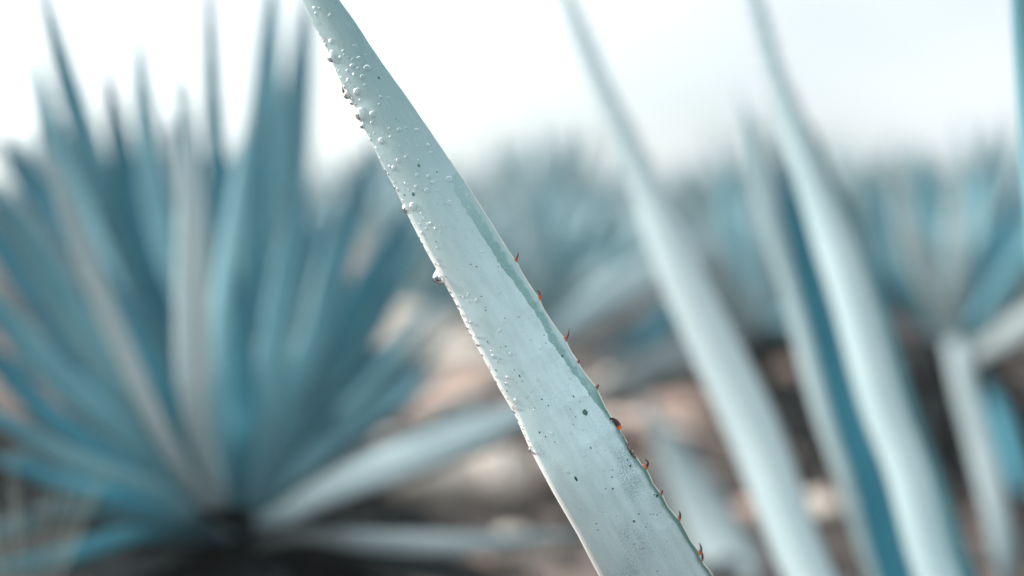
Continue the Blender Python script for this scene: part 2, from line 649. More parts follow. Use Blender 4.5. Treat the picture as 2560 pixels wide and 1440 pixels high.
# scuffed patch low on the leaf
patch = math_(n, 'MULTIPLY', mrange(n, wax_big, 0.50, 0.66), mrange(n, sN, 1080, 1260))
patch = math_(n, 'MULTIPLY', patch, mrange(n, fine, 0.38, 0.60))
wax = mixc(n, math_(n, 'MULTIPLY', patch, 0.6), wax, (0.17, 0.33, 0.35))
# rubbed green band along the toothed margin
edge_n = uvnoise(1, 1, 5.5, 4)
jit = math_(n, 'MULTIPLY', math_(n, 'SUBTRACT', edge_n, 0.5), 15)
inn = mrange(n, math_(n, 'ADD', attr('band_in'), jit), -1.2, 1.2)
outm = mrange(n, math_(n, 'ADD', attr('band_out'), math_(n, 'MULTIPLY', jit, 1.6)), -5, 6)
stip = mrange(n, uvnoise(1.6, 0.9, 42, 2), 0.36, 0.60)
band = math_(n, 'MULTIPLY', inn, outm)
band = math_(n, 'MULTIPLY', band, math_(n, 'ADD', math_(n, 'MULTIPLY', stip, 0.75), 0.25))
band = math_(n, 'MULTIPLY', band, mrange(n, sN, 520, 800, 0.15, 0.95))
wax = mixc(n, math_(n, 'MULTIPLY', inn, 0.35), wax, (0.22, 0.40, 0.40))
wax = mixc(n, band, wax, (0.11, 0.29, 0.27))
# deep green next to the pale margin low down
gm = math_(n, 'MULTIPLY', mrange(n, math_(n, 'ADD', attr('r_px'), math_(n, 'MULTIPLY', jit, 0.8)), 16, 3), mrange(n, sN, 1050, 1250))
wax = mixc(n, math_(n, 'MULTIPLY', gm, 0.8), wax, (0.09, 0.22, 0.18))
# small dark specks
vo = node(n, 'ShaderNodeTexVoronoi')
vo.inputs['Scale'].default_value = 5.5
vo.inputs['Randomness'].default_value = 1
m_ = node(n, 'ShaderNodeMapping')
m_.inputs['Scale'].default_value = (1.2, 0.8, 1)
n.links.new(uv.outputs[0], m_.inputs[0])
n.links.new(m_.outputs[0], vo.inputs['Vector'])
sel = node(n, 'ShaderNodeSeparateColor')
n.links.new(vo.outputs['Color'], sel.inputs[0])
spk = math_(n, 'MULTIPLY', mrange(n, vo.outputs['Distance'], 0.13, 0.07), math_(n, 'GREATER_THAN', sel.outputs[0], 0.80))
wax = mixc(n, math_(n, 'MULTIPLY', spk, 0.8), wax, (0.06, 0.15, 0.15))
# dried water marks, pale
vo2 = node(n, 'ShaderNodeTexVoronoi')
vo2.inputs['Scale'].default_value = 4.1
n.links.new(uv.outputs[0], vo2.inputs['Vector'])
sel2 = node(n, 'ShaderNodeSeparateColor')
n.links.new(vo2.outputs['Color'], sel2.inputs[0])
mk = math_(n, 'MULTIPLY', mrange(n, vo2.outputs['Distance'], 0.26, 0.14), math_(n, 'GREATER_THAN', sel2.outputs[1], 0.66))
mk = math_(n, 'MULTIPLY', mk, mrange(n, fine, 0.40, 0.58))
wax = mixc(n, math_(n, 'MULTIPLY', mk, 0.40), wax, (0.52, 0.60, 0.61))
rimf = math_(n, 'MULTIPLY', mrange(n, math_(n, 'ADD', attr('w_px'), math_(n, 'MULTIPLY', jit, 0.25)), 13, 8), mrange(n, sN, 480, 700))  # pale margin, with the sunlit rim's brightness also put into its colour
wax = mixc(n, rimf, wax, (0.85, 0.87, 0.84))
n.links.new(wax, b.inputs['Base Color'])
b.inputs['Roughness'].default_value = 0.46
b.inputs['Specular IOR Level'].default_value = 0.4
b.inputs['Sheen Weight'].default_value = 0.25
bh = math_(n, 'ADD', math_(n, 'MULTIPLY', fine, 0.5), math_(n, 'MULTIPLY', streak, 0.5))
bp = node(n, 'ShaderNodeBump', i_Strength=0.22, i_Distance=0.0006)
n.links.new(bh, bp.inputs['Height'])
n.links.new(bp.outputs[0], b.inputs['Normal'])

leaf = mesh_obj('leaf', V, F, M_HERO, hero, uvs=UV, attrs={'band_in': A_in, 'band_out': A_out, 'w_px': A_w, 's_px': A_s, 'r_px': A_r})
leaf['label'] = 'sharp pale leaf with wet drops and red hooked spines'


def sub(name, verts, faces, mats, **kw):
    """a sub-part under the sharp leaf"""
    o = mesh_obj(name, verts, faces, mats, None, **kw)
    o.parent = leaf
    return o


def tube(pts, radii, nsides=8, cap=True, squash=1.0, sq_dir=None):
    V, F, K = [], [], []
    for k, p in enumerate(pts):
        T = (pts[min(k + 1, len(pts) - 1)] - pts[max(k - 1, 0)]).normalized()
        A = T.cross(FWD).normalized()
        B = A.cross(T).normalized()
        for q in range(nsides):
            a = q / nsides * 2 * math.pi
            V.append(p + (A * math.cos(a) + B * math.sin(a) * squash) * radii[k])
            K.append(k / (len(pts) - 1))
    for k in range(len(pts) - 1):
        for q in range(nsides):
            a, b_ = k * nsides + q, k * nsides + (q + 1) % nsides
            F.append((a, b_, b_ + nsides, a + nsides))
    if cap:
        F.append(tuple(range(nsides - 1, -1, -1)))
        F.append(tuple(range(len(V) - nsides, len(V))))
    return V, F, K


M_MARGIN, n, b = new_mat('leaf_margin')
b.inputs['Base Color'].default_value = (0.80, 0.76, 0.64, 1)
b.inputs['Roughness'].default_value = 0.4
b.inputs['Subsurface Weight'].default_value = 0.2
b.inputs['Subsurface Radius'].default_value = (0.002, 0.0015, 0.001)
PXM = 0.764 / FPX
for side in (1, 0):
    pts, rad = [], []
    s = TIP_S + 5
    while s < 2700:
        wl, wr = outline(s)
        w = wr - 0.6 if side else wl + 0.4
        d = hero_d(s)
        px, py = to_px(s, w)
        pts.append(P(px, py, d - (0.4 * (1 - side)) * PXM))
        if side:
            rad.append((1.4 + 1.5 * sst(s, 250, 900) + 0.4 * math.sin(s * 0.11)) * PXM)
        else:
            rad.append((1.0 + 0.8 * mnoise.noise(Vector((s * 0.03, 0, 0)))) * (1 - sst(s, 520, 640) * 0.5) * PXM)
        s += 5 if s < 1660 else 20
        if not side and s > 620: break
    Vt, Ft, K = tube(pts, rad, 8)
    o = sub('margin', Vt, Ft, M_MARGIN)

# spines
M_SPINE, n, b = new_mat('spine')
ra = node(n, 'ShaderNodeValToRGB')
e = ra.color_ramp.elements
e[0].position = 0.0; e[0].color = (0.80, 0.50, 0.26, 1)
e[1].position = 1.0; e[1].color = (0.09, 0.022, 0.020, 1)
x = e.new(0.2); x.color = (0.60, 0.14, 0.03, 1)
x = e.new(0.45); x.color = (0.24, 0.045, 0.03, 1)
at_ = node(n, 'ShaderNodeAttribute'); at_.attribute_name = 'k'
n.links.new(at_.outputs['Fac'], ra.inputs[0])
n.links.new(ra.outputs[0], b.inputs['Base Color'])
b.inputs['Roughness'].default_value = 0.3
b.inputs['Subsurface Weight'].default_value = 0.15
b.inputs['Subsurface Radius'].default_value = (0.002, 0.0006, 0.0003)
M_SPINE_DARK, n, b = new_mat('spine_dark')
ra = node(n, 'ShaderNodeValToRGB')
e = ra.color_ramp.elements
e[0].position = 0.0; e[0].color = (0.60, 0.30, 0.10, 1)
e[1].position = 0.42; e[1].color = (0.05, 0.015, 0.015, 1)
x = e.new(0.2); x.color = (0.75, 0.16, 0.025, 1)
at_ = node(n, 'ShaderNodeAttribute'); at_.attribute_name = 'k'
n.links.new(at_.outputs['Fac'], ra.inputs[0])
n.links.new(ra.outputs[0], b.inputs['Base Color'])
b.inputs['Roughness'].default_value = 0.3

SP = [
    ([(1284, 655, 6.0), (1289, 651, 4.2), (1292, 644, 2.4), (1295, 637, 1.6), (1295.5, 630, 0.5)], 0),
    ([(1343, 749, 6.0), (1348, 745, 4.4), (1351, 739, 2.7), (1349.5, 732, 2.0), (1346, 728, 1.4), (1341, 727.5, 0.5)], 0),
    ([(1407, 852, 7.0), (1413, 848, 5.0), (1418, 842, 2.9), (1421.5, 833, 1.9), (1422.5, 822, 0.5)], 0),
    ([(1440, 907, 4.5), (1445, 905, 3.8), (1448, 902, 2.0), (1449, 899, 0.8)], 0),
    ([(1484, 974, 7.0), (1490, 970, 5.0), (1494, 966, 2.8), (1496.5, 961, 2.0)], 0),
    ([(1551, 1073, 5.0), (1546, 1064, 6.0), (1541, 1055, 5.2), (1535, 1049, 3.4), (1529, 1046.5, 2.4), (1524, 1049, 2.1), (1524, 1056, 2.0), (1530, 1062, 2.4), (1535, 1063, 1.8)], 1),
    ([(1607, 1172, 7.0), (1612, 1168, 6.0), (1617, 1164, 3.6), (1620, 1158, 2.4), (1618, 1152, 1.7), (1612, 1147.5, 0.5)], 1),
    ([(1648, 1237, 5.0), (1652, 1233, 4.0), (1655, 1229, 2.2), (1657, 1224.5, 1.6)], 0),
    ([(1692, 1301, 6.5), (1697, 1297, 4.8), (1700, 1291, 3.0), (1700.5, 1284, 2.3), (1698, 1276, 0.7)], 1),
    ([(1743, 1385, 6.5), (1749, 1381, 4.8), (1752.5, 1375, 3.0), (1752.5, 1367, 2.3), (1748, 1356.5, 0.6)], 1),
    ([(864, 240, 3.5), (860, 232, 3.0), (857.5, 224, 1.8), (856, 215, 0.6)], 1),
]
s = 1690.0
while s < 2500:                   # the rest of the toothed margin, out of the frame below
    wl, wr = outline(s)
    q = to_px(s, wr)
    SP.append(([(q[0] - 6, q[1] + 2, 6.5), (q[0] - 1, q[1] - 2, 4.8), (q[0] + 3, q[1] - 8, 3.0), (q[0] + 3, q[1] - 16, 2.3), (q[0], q[1] - 26, 0.6)], 1))
    s += 85
for pts, dark in SP:
    sm = catmull([Vector((a, b_, r)) for a, b_, r in pts], (len(pts) - 1) * 4)
    d = hero_d(to_sw(pts[0][0], pts[0][1])[0])
    wp, rr = [], []
    for q in sm:
        wp.append(P(q.x, q.y, d - (1.0 if dark != 1 or len(pts) < 8 else 9.0) * PXM))
        rr.append(max(0.45, q.z * ((1.45 if len(pts) < 8 else 1.15) - 0.5 * (len(rr) / len(sm)) * (len(pts) < 8))) * PXM)
    Vt, Ft, K = tube(wp, rr, 10, squash=0.6)
    if dark and len(pts) >= 8:
        K = [min(1, v * 2.5 + 0.04) for v in K]
    sub('spine', Vt, Ft, M_SPINE_DARK if dark else M_SPINE, attrs={'k': K})

# dead brown stretch of the margin
M_SCAR = simple('scar', (0.045, 0.022, 0.02), 0.7, vary=(0.24, 0.20, 0.19), scale=500)
pts = catmull([Vector(v) for v in [(1548, 1077, 1.6), (1552, 1088, 4.4), (1558, 1099, 4.8), (1563, 1107, 4.2), (1571, 1117, 5.2), (1577, 1128, 3.8), (1583, 1136, 4.2), (1590, 1144, 1.4)]], 42)
wp = [P(q.x - 0.5, q.y, hero_d(1200) - 3.2 * PXM) for q in pts]
rr = [max(1, q.z * 1.15 + 0.9 * mnoise.noise(Vector((i * 0.7, 3, 1)))) * PXM for i, q in enumerate(pts)]
Vt, Ft, K = tube(wp, rr, 10, squash=0.75)
o = sub('margin_scar', Vt, Ft, M_SCAR); o['label'] = 'dead dark brown stretch of the leaf margin'
pts = catmull([Vector(v) for v in [(1119, 395, 0.8), (1124, 402, 2.4), (1130, 411, 2.6), (1136, 419, 0.8)]], 14)
Vt, Ft, K = tube([P(q.x - 0.5, q.y, hero_d(430) - 1.5 * PXM) for q in pts], [q.z * PXM for q in pts], 8, squash=0.7)
o = sub('margin_scar', Vt, Ft, simple('red_scar', (0.22, 0.09, 0.10), 0.6, vary=(0.10, 0.05, 0.06), scale=600)); o['label'] = 'small reddish scar on the upper margin'

# dark blemishes on the wax
M_BLEM = simple('blemish', (0.035, 0.115, 0.095), 0.5, vary=(0.07, 0.17, 0.14), scale=900)
M_BLEM2 = simple('blemish_dark', (0.012, 0.055, 0.06), 0.5)
BL = [(1463, 1031, 6.5, 8.5, 0), (1440, 1197, 3.2, 7.0, 1), (1434, 991, 2.0, 3.2, 0), (1371, 1014, 1.8, 2.2, 1), (1355, 998, 2.0, 2.0, 1), (1299, 940, 1.6, 4.2, 1), (1349, 1081, 2.0, 2.8, 1),
      (1585, 1303, 3.2, 4.0, 0), (1597, 1285, 2.2, 2.0, 1), (1576, 1165, 3.6, 3.6, 0), (1568, 1150, 2.0, 1.8, 1), (1532, 1222, 2.8, 2.2, 1), (1514, 1222, 1.8, 1.5, 1), (1530, 1193, 1.8, 2.4, 1), (1477, 1120, 2.2, 2.8, 0),
      (1047, 414, 3.4, 4.2, 0), (1092, 430, 2.2, 2.0, 0), (1011, 487, 1.8, 2.4, 1), (1033, 486, 4, 5, 0), (947, 195, 3.2, 4.2, 0), (1090, 604, 1.5, 1.5, 1), (1177, 661, 1.3, 2.0, 1), (1191, 667, 2.0, 1.6, 1), (1203, 741, 1.6, 1.6, 1),
      (1214, 776, 1.8, 1.5, 1), (1191, 667, 1.5, 1.5, 1), (1246, 667, 1.4, 1.4, 1), (1264, 866, 1.6, 1.6, 1), (1219, 855, 1.8, 3.0, 1), (1286, 925, 1.6, 1.6, 1), (1240, 926, 1.5, 2.6, 1), (1642, 1240, 4.5, 4.0, 0), (1636, 1236, 3.0, 2.0, 0), (1360, 838, 1.5, 1.5, 1),
      (1406, 890, 3.2, 3.5, 0), (1364, 1092, 2.0, 2.0, 0), (1491, 1309, 2.2, 2.0, 0), (1495, 1325, 2.0, 1.8, 0), (1267, 978, 1.5, 2.8, 0), (1306, 953, 1.5, 1.3, 0), (1450, 1004, 1.8, 1.3, 0), (1643, 1287, 1.6, 1.4, 0)]
for (bx, by, rx, ry, dk) in BL:
    p, nr, ds = hero_at(bx, by)
    dw = ds.cross(nr).normalized()
    Vb, Fb = [], []
    k_ = 14
    ph = random.random() * 9
    for ring, h_ in ((1.0, 0.10), (0.55, 0.5)):
        for q in range(k_):
            a = q / k_ * 2 * math.pi
            jr = ring * (1 + 0.22 * mnoise.noise(Vector((math.cos(a) * 1.5, math.sin(a) * 1.5, ph))))
            Vb.append(p + (dw * math.cos(a) * rx + ds * math.sin(a) * ry) * jr * PXM + nr * h_ * PXM)
    for q in range(k_):
        q2 = (q + 1) % k_
        Fb.append((q, q2, k_ + q2, k_ + q))
    Fb.append(tuple(range(k_, 2 * k_)))
    sub('blemish', Vb, Fb, M_BLEM2 if dk else M_BLEM)

# ---- other leaves of the foreground plant
b0 = (2560, 2480, 1.22)
px_leaf(hero, [(2545, 2430, 1.26), (2290, 1950, 1.34), (2022, 1440, 1.42), (1885, 1080, 1.47), (1718, 720, 1.50), (1592, 420, 1.53), (1485, 165, 1.55), (1400, -60, 1.57), (1330, -270, 1.58)], 150, M_LEAF_PALE,
        ang=4, keel=0.65, depth=0.26, nseg=40, widths=[(0, 140), (0.13, 100), (0.26, 118), (0.38, 132), (0.50, 116), (0.62, 78), (0.74, 42), (0.88, 28), (1, 2)])
px_leaf(hero, [(2575, 2430, 1.34), (2430, 1900, 1.44), (2205, 1440, 1.54), (2117, 1180, 1.57), (2057, 1000, 1.59), (1985, 720, 1.62), (1925, 520, 1.63), (1885, 400, 1.64), (1852, 250, 1.65)], 90, M_LEAF_PALE,
        ang=-5, keel=0.2, nseg=36, widths=[(0, 130), (0.2, 70), (0.40, 62), (0.55, 66), (0.72, 70), (0.86, 62), (0.95, 30), (1, 2)])
px_leaf(hero, [(2590, 2430, 1.30), (2460, 1900, 1.36), (2262, 1440, 1.46), (2184, 1180, 1.50), (2120, 1000, 1.53), (2040, 720, 1.56), (1985, 540, 1.58), (1945, 400, 1.59)], 100, M_LEAF_SHADED,
        ang=25, concave=True, keel=0.2, nseg=36, widths=[(0, 140), (0.2, 140), (0.42, 118), (0.7, 96), (0.85, 66), (0.95, 30), (1, 2)])
px_leaf(hero, [(2620, 2440, 1.32), (2560, 1900, 1.38), (2385, 1440, 1.44), (2302, 1180, 1.48), (2238, 1000, 1.50), (2160, 720, 1.54), (2075, 480, 1.57), (1990, 250, 1.60)], 120, M_LEAF_SHADED_DEEP,
        ang=-42, concave=False, depth=0.05, keel=0.2, nseg=36, widths=[(0, 150), (0.2, 140), (0.42, 124), (0.6, 122), (0.8, 100), (0.92, 50), (1, 2)])  # leaf added to stand for the shaded side of the keeled leaf
px_leaf(hero, [(2600, 2450, 1.22), (2520, 1900, 1.26), (2340, 1440, 1.32), (2268, 1180, 1.35), (2200, 1000, 1.37), (2122, 720, 1.40), (2038, 480, 1.43), (1950, 220, 1.46), (1880, -30, 1.48), (1835, -190, 1.50)], 150, M_LEAF_PALE,
        ang=6, keel=0.6, depth=0.24, nseg=44, widths=[(0, 130), (0.2, 100), (0.45, 104), (0.58, 104), (0.70, 78), (0.82, 40), (0.92, 24), (1, 2)])
px_leaf(hero, [(2620, 2480, 1.15), (2712, 2000, 1.10), (2712, 1400, 1.07), (2672, 800, 1.05), (2618, 300, 1.04), (2568, -100, 1.03), (2530, -500, 1.02)], 165, M_LEAF, ang=34, keel=0.7, nseg=30, depth=0.24, teeth=False)
px_leaf(hero, [(2520, 2450, 1.30), (2150, 1950, 1.8), (1850, 1440, 2.3), (1720, 1200, 2.5), (1590, 960, 2.6)], 150, M_LEAF_GREY, ang=30, nseg=22)
px_leaf(hero, [(2650, 2480, 1.15), (2900, 1800, 1.0), (3050, 1000, 0.9), (3150, 300, 0.85)], 220, M_LEAF, ang=20, nseg=22)
px_leaf(hero, [(2600, 2480, 1.15), (2850, 2100, 0.98), (3300, 1900, 0.8)], 260, M_LEAF, ang=10, nseg=18)
px_leaf(hero, [(2650, 2480, 1.3), (2800, 1600, 1.45), (2850, 700, 1.55), (2900, 0, 1.6)], 150, M_LEAF, ang=-10, concave=True, nseg=22)
filler(hero, Vector((HB.x, HB.y, HB.z)), 9, 0.35, 0.5, 0.05, el=(5, 40), az=(-60, 60), k0=3, mat=M_LEAF)

# ================================================================== water on the sharp leaf
def drop_mesh(name, kind, seed):
    """unit water bead; z is away from the leaf"""
    V, F = [], []
    nr_, ns = 10, 18
    for j in range(nr_ + 1):
        th = j / nr_ * math.pi
        for i in range(ns):
            a = i / ns * 2 * math.pi
            r_ = math.sin(th)
            z_ = math.cos(th)
            k_ = 1 + 0.10 * mnoise.noise(Vector((math.cos(a) * 1.3 + seed, math.sin(a) * 1.3, seed * 2)))
            x_, y_ = r_ * math.cos(a) * k_, r_ * math.sin(a) * k_
            if kind == 'cap':
                z_ = z_ * (0.40 if z_ > 0 else 0.25)
            elif kind == 'flat':
                z_ = z_ * (0.34 if z_ > 0 else 0.15)
            elif kind == 'pendant':
                # narrower towards +y (the top where it clings)
                f_ = 1 - 0.42 * max(0, y_) ** 1.5
                x_ *= f_; z_ *= f_
                y_ = y_ * (1.45 if y_ > 0 else 1.0)
            V.append((x_, y_, z_))
    for j in range(nr_):
        for i in range(ns):
            a, b_ = j * ns + i, j * ns + (i + 1) % ns
            if j == 0:
                F.append((a, b_ + ns, a + ns))
            elif j == nr_ - 1:
                F.append((a, b_, a + ns))
            else:
                F.append((a, b_, b_ + ns, a + ns))
    me = bpy.data.meshes.new(name)
    me.from_pydata(V, [], F)
    me.validate()
    me.materials.append(M_WATER)
    me.polygons.foreach_set('use_smooth', [True] * len(me.polygons))
    return me


CAPS = [drop_mesh('water_bead', 'cap', k) for k in range(4)]
FLATS = [drop_mesh('flat_bead', 'flat', k + 9) for k in range(3)]
PEND = drop_mesh('hanging_bead', 'pendant', 5)
BALL = drop_mesh('round_bead', 'ball', 7)


def drop(px, py, r, kind='cap', label=None, group=None, asp=1.0, rot=0.0, lift=0.0):
    if kind in ('cap', 'flat'):
        p, nr, ds = hero_at(px, py)
        me = random.choice(CAPS if kind == 'cap' else FLATS)
        dw = ds.cross(nr).normalized()
        M = Matrix((dw, ds, nr)).transposed().to_4x4() @ Matrix.Rotation(rot, 4, 'Z')
    else:
        s, w = to_sw(px, py)
        p = P(px, py, hero_d(s) - lift * PXM)
        me = PEND if kind == 'pendant' else BALL
        M = Matrix.Rotation(rot, 4, 'Y') @ Matrix((RGT, Vector((0, 0, 1)), -Vector((0, 1, 0)))).transposed().to_4x4()
    o = bpy.data.objects.new('water_droplet', me)
    sc = r * PXM
    o.matrix_world = Matrix.Translation(p) @ M @ Matrix.Diagonal((sc, sc * asp, sc if kind != 'flat' else sc, 1))
    COL.objects.link(o)
    tag(o, label, 'water droplet', group)
    return o


G = 'water droplets on the sharp leaf'
drop(831, 143, 14, 'pendant', 'big water drop hanging on the smooth edge near the top of the sharp leaf', G, lift=4)
drop(868, 238, 10, 'pendant', 'clear drop hanging below the lone dark spine of the smooth edge', G, lift=1)
drop(880, 256, 7, 'ball', 'small drop between the spine drop and the largest bead', G, lift=1)
drop(904, 284, 17, 'ball', 'largest round bead of the cluster on the smooth edge', G, asp=1.12, lift=8)
drop(932, 286, 9, 'cap', 'round bead touching the largest one on its inner side', G, asp=1.15)
drop(930, 307, 5.5, 'cap', 'small bead just below the largest pair of beads', G)
drop(907, 314, 8, 'ball', 'small clear drop hanging under the largest bead', G, lift=2)
drop(892, 229, 11, 'cap', 'curved bead above the largest bead, inside the edge', G, asp=0.9)
drop(953, 352, 9, 'cap', 'bead with dark specks below the cluster of large beads', G)
drop(1016, 521, 11.5, 'ball', 'round drop bulging over the smooth edge, outer one of a pair', G, lift=3)
drop(1033, 516, 11.5, 'cap', 'flatter drop beside the pair\'s outer drop, inside the edge', G)
drop(1098, 693, 17, 'pendant', 'large clear drop hanging alone from the middle of the smooth edge', G, lift=1)
drop(1328, 1124, 7, 'ball', 'bead on the bright lower edge beside streaks of water', G, lift=3)
drop(1339, 1132, 6, 'cap', 'wet streak bead just inside the bright lower edge', G)
drop(1529, 1054, 3.6, 'ball', 'tiny drop caught inside the dark curled hook', G, asp=1.3, lift=10)
drop(1123, 448, 9, 'flat', 'flat round bead at the upper end of the green band', G)
drop(918, 170, 9.5, 'flat', 'squarish flat bead near the top of the leaf', G, rot=0.4)
drop(1425, 943, 5, 'cap', 'small ring shaped bead beside the green band', G)
drop(827, 103, 7, 'cap', 'bead just above the top hanging drop', G)

MID = [(787, 20, 6), (789, 33, 4.5), (798, 21, 4), (858, 127, 4.5), (860, 137, 3), (870, 143, 4), (897, 146, 7), (881, 149, 4.5), (881, 165, 7), (895, 171, 5), (868, 176, 5.5), (885, 187, 5), (906, 192, 7), (869, 199, 4), (867, 203, 3.5),
       (913, 213, 5), (823, 40, 5), (826, 34, 4), (884, 115, 4), (914, 138, 3.5), (850, 143, 4), (952, 243, 5.5), (972, 245, 4), (948, 261, 4.5), (899, 249, 3), (975, 322, 5), (998, 325, 7), (1015, 320, 4), (1042, 325, 6.5), (976, 341, 4), (935, 333, 3), (985, 359, 2.5), (992, 360, 2.5),
       (1000, 365, 4), (1070, 364, 6.5), (1045, 366, 3.5), (1077, 382, 4.5), (1017, 391, 5.5), (996, 402, 7.5), (989, 400, 3), (1046, 401, 4), (974, 416, 4), (984, 420, 7), (1044, 438, 5.5), (1071, 441, 6.5), (1093, 452, 4), (1082, 456, 5.5),
       (1041, 467, 6.5), (1068, 476, 8), (1022, 473, 3), (1034, 479, 3), (1095, 476, 3.5), (1123, 507, 7), (1096, 501, 3), (1095, 510, 3), (1021, 461, 3), (1013, 458, 3.5), (994, 474, 5), (986, 469, 4.5), (1050, 524, 3), (1053, 535, 3.5), (1060, 545, 3.5), (1070, 560, 4.5),
       (1078, 558, 5.5), (1089, 571, 5.5), (1065, 572, 4), (1100, 564, 4.5), (1101, 581, 5), (1052, 550, 3), (1049, 561, 3.5), (1113, 566, 3), (1138, 569, 4), (1141, 551, 3), (1145, 528, 3), (1168, 560, 3), (1055, 582, 6), (1100, 602, 2.5), (1133, 601, 2.5), (1093, 620, 4), (1203, 628, 3.5),
       (1211, 612, 4), (1110, 634, 2.5), (1095, 647, 4), (1099, 652, 3.5), (1097, 662, 5), (1161, 641, 2.5), (1191, 665, 3.5), (1204, 630, 3), (1108, 690, 4.5), (1145, 673, 2.5), (1169, 740, 3.5), (1158, 743, 4.5), (1150, 740, 3), (1192, 751, 6), (1171, 753, 3), (1171, 735, 4), (1145, 764, 5),
       (1152, 768, 4), (1156, 786, 3.5), (1248, 731, 4.5), (1212, 765, 4.5), (1296, 788, 5.5), (1295, 791, 3), (1329, 787, 2.5), (1262, 806, 4), (1250, 825, 5.5), (1245, 830, 3.5), (1304, 829, 3), (1168, 804, 5), (1178, 806, 5), (1190, 812, 4), (1165, 822, 4), (1188, 840, 4), (1196, 843, 4.5),
       (1195, 861, 7), (1349, 869, 6), (1221, 858, 3), (1234, 891, 7.5), (1243, 903, 4.5), (1228, 878, 3), (1277, 885, 5.5), (1287, 885, 3), (1276, 880, 3), (1306, 930, 4), (1270, 944, 6.5), (1266, 959, 5.5), (1344, 949, 4.5), (1350, 965, 3), (1241, 941, 4), (1327, 978, 4.5), (1318, 991, 5.5),
       (1290, 1003, 6.5), (1338, 1001, 3.5), (1342, 1009, 3), (1321, 1012, 3), (1291, 1020, 5), (1299, 1024, 4.5), (1399, 1002, 4), (1424, 1003, 4.5), (1412, 976, 4), (1466, 990, 5), (1470, 990, 3), (1420, 960, 3.5), (1425, 925, 4), (1456, 1074, 4.5), (1445, 1074, 3), (1380, 1084, 5), (1375, 1078, 3), (1426, 1082, 4),
       (1492, 1129, 4), (1460, 1139, 4.5), (1552, 1130, 3.5), (1523, 1176, 3), (1509, 1175, 4), (1555, 1165, 5), (1419, 1180, 5.5), (1423, 1184, 3.5), (1547, 1180, 4), (1553, 1182, 3), (1586, 1204, 5.5), (1581, 1220, 2.5), (1490, 1115, 3), (1512, 1123, 4), (1540, 1290, 2.5), (1617, 1307, 3.5), (1604, 1345, 4),
       (1584, 1359, 5.5), (1603, 1369, 6), (1611, 1370, 3), (1667, 1352, 3.5), (1652, 1352, 3), (1609, 1384, 3), (1568, 1340, 3), (1556, 1362, 2.5), (1640, 1300, 3), (1650, 1280, 3.5), (1625, 1285, 3)]
for (dx_, dy_, r_) in MID:
    up = dy_ < 540
    drop(dx_, dy_, r_ * 0.9, 'cap' if (r_ >= 4.4 and random.random() < 0.75) or not up else 'flat',
         'small bead of water, one of many dotting the upper part of the sharp leaf' if up else 'small bead of water, one of those scattered over the lower part of the sharp leaf',
         'small beads on the upper part of the sharp leaf' if up else 'small beads on the lower part of the sharp leaf', asp=random.uniform(0.85, 1.25), rot=random.uniform(-0.6, 0.6))
# a string of beads down the smooth edge
y_ = 60
edge_n_ = 0
while y_ < 1435 and edge_n_ < 70:
    s_ = y_ / AU[1]
    wl, wr = outline(s_)
    px_, py_ = to_px(s_, wl + random.uniform(0.5, 6.0))
    drop(px_, py_, random.uniform(1.7, 3.9), 'cap', 'tiny bead of water in the string along the smooth edge of the sharp leaf', 'tiny beads along the smooth edge', asp=random.uniform(0.9, 1.7), rot=random.uniform(-0.5, 0.5))
    y_ += random.choice([5, 9, 14, 22, 30])
    edge_n_ += 1
# the fine spray nobody could count
V, F = [], []
for i in range(420):
    s_ = random.uniform(20, 1650) if random.random() < 0.6 else random.uniform(20, 900)
    wl, wr = outline(s_)
    t_ = random.random() ** 1.5 * 0.92 + 0.02
    px_, py_ = to_px(s_, wl + (wr - wl) * t_)
    p, nr, ds = hero_at(px_, py_)
    dw = ds.cross(nr).normalized()
    r_ = random.uniform(0.8, 2.0) * PXM
    b_ = len(V)
    for (ring, h_) in ((1.0, -0.05), (0.85, 0.35), (0.45, 0.6)):
        for q in range(8):
            a = q / 8 * 2 * math.pi
            V.append(p + (dw * math.cos(a) + ds * math.sin(a)) * r_ * ring + nr * h_ * r_)
    for k in range(2):
        for q in range(8):
            q2 = (q + 1) % 8
            F.append((b_ + k * 8 + q, b_ + k * 8 + q2, b_ + k * 8 + 8 + q2, b_ + k * 8 + 8 + q))
    F.append(tuple(b_ + 16 + q for q in range(8)))
    F.append(tuple(b_ + 7 - q for q in range(8)))
o = mesh_obj('water_spray', V, F, M_WATER)
tag(o, 'fine spray of water specks over the whole sharp leaf', 'water', kind='stuff')

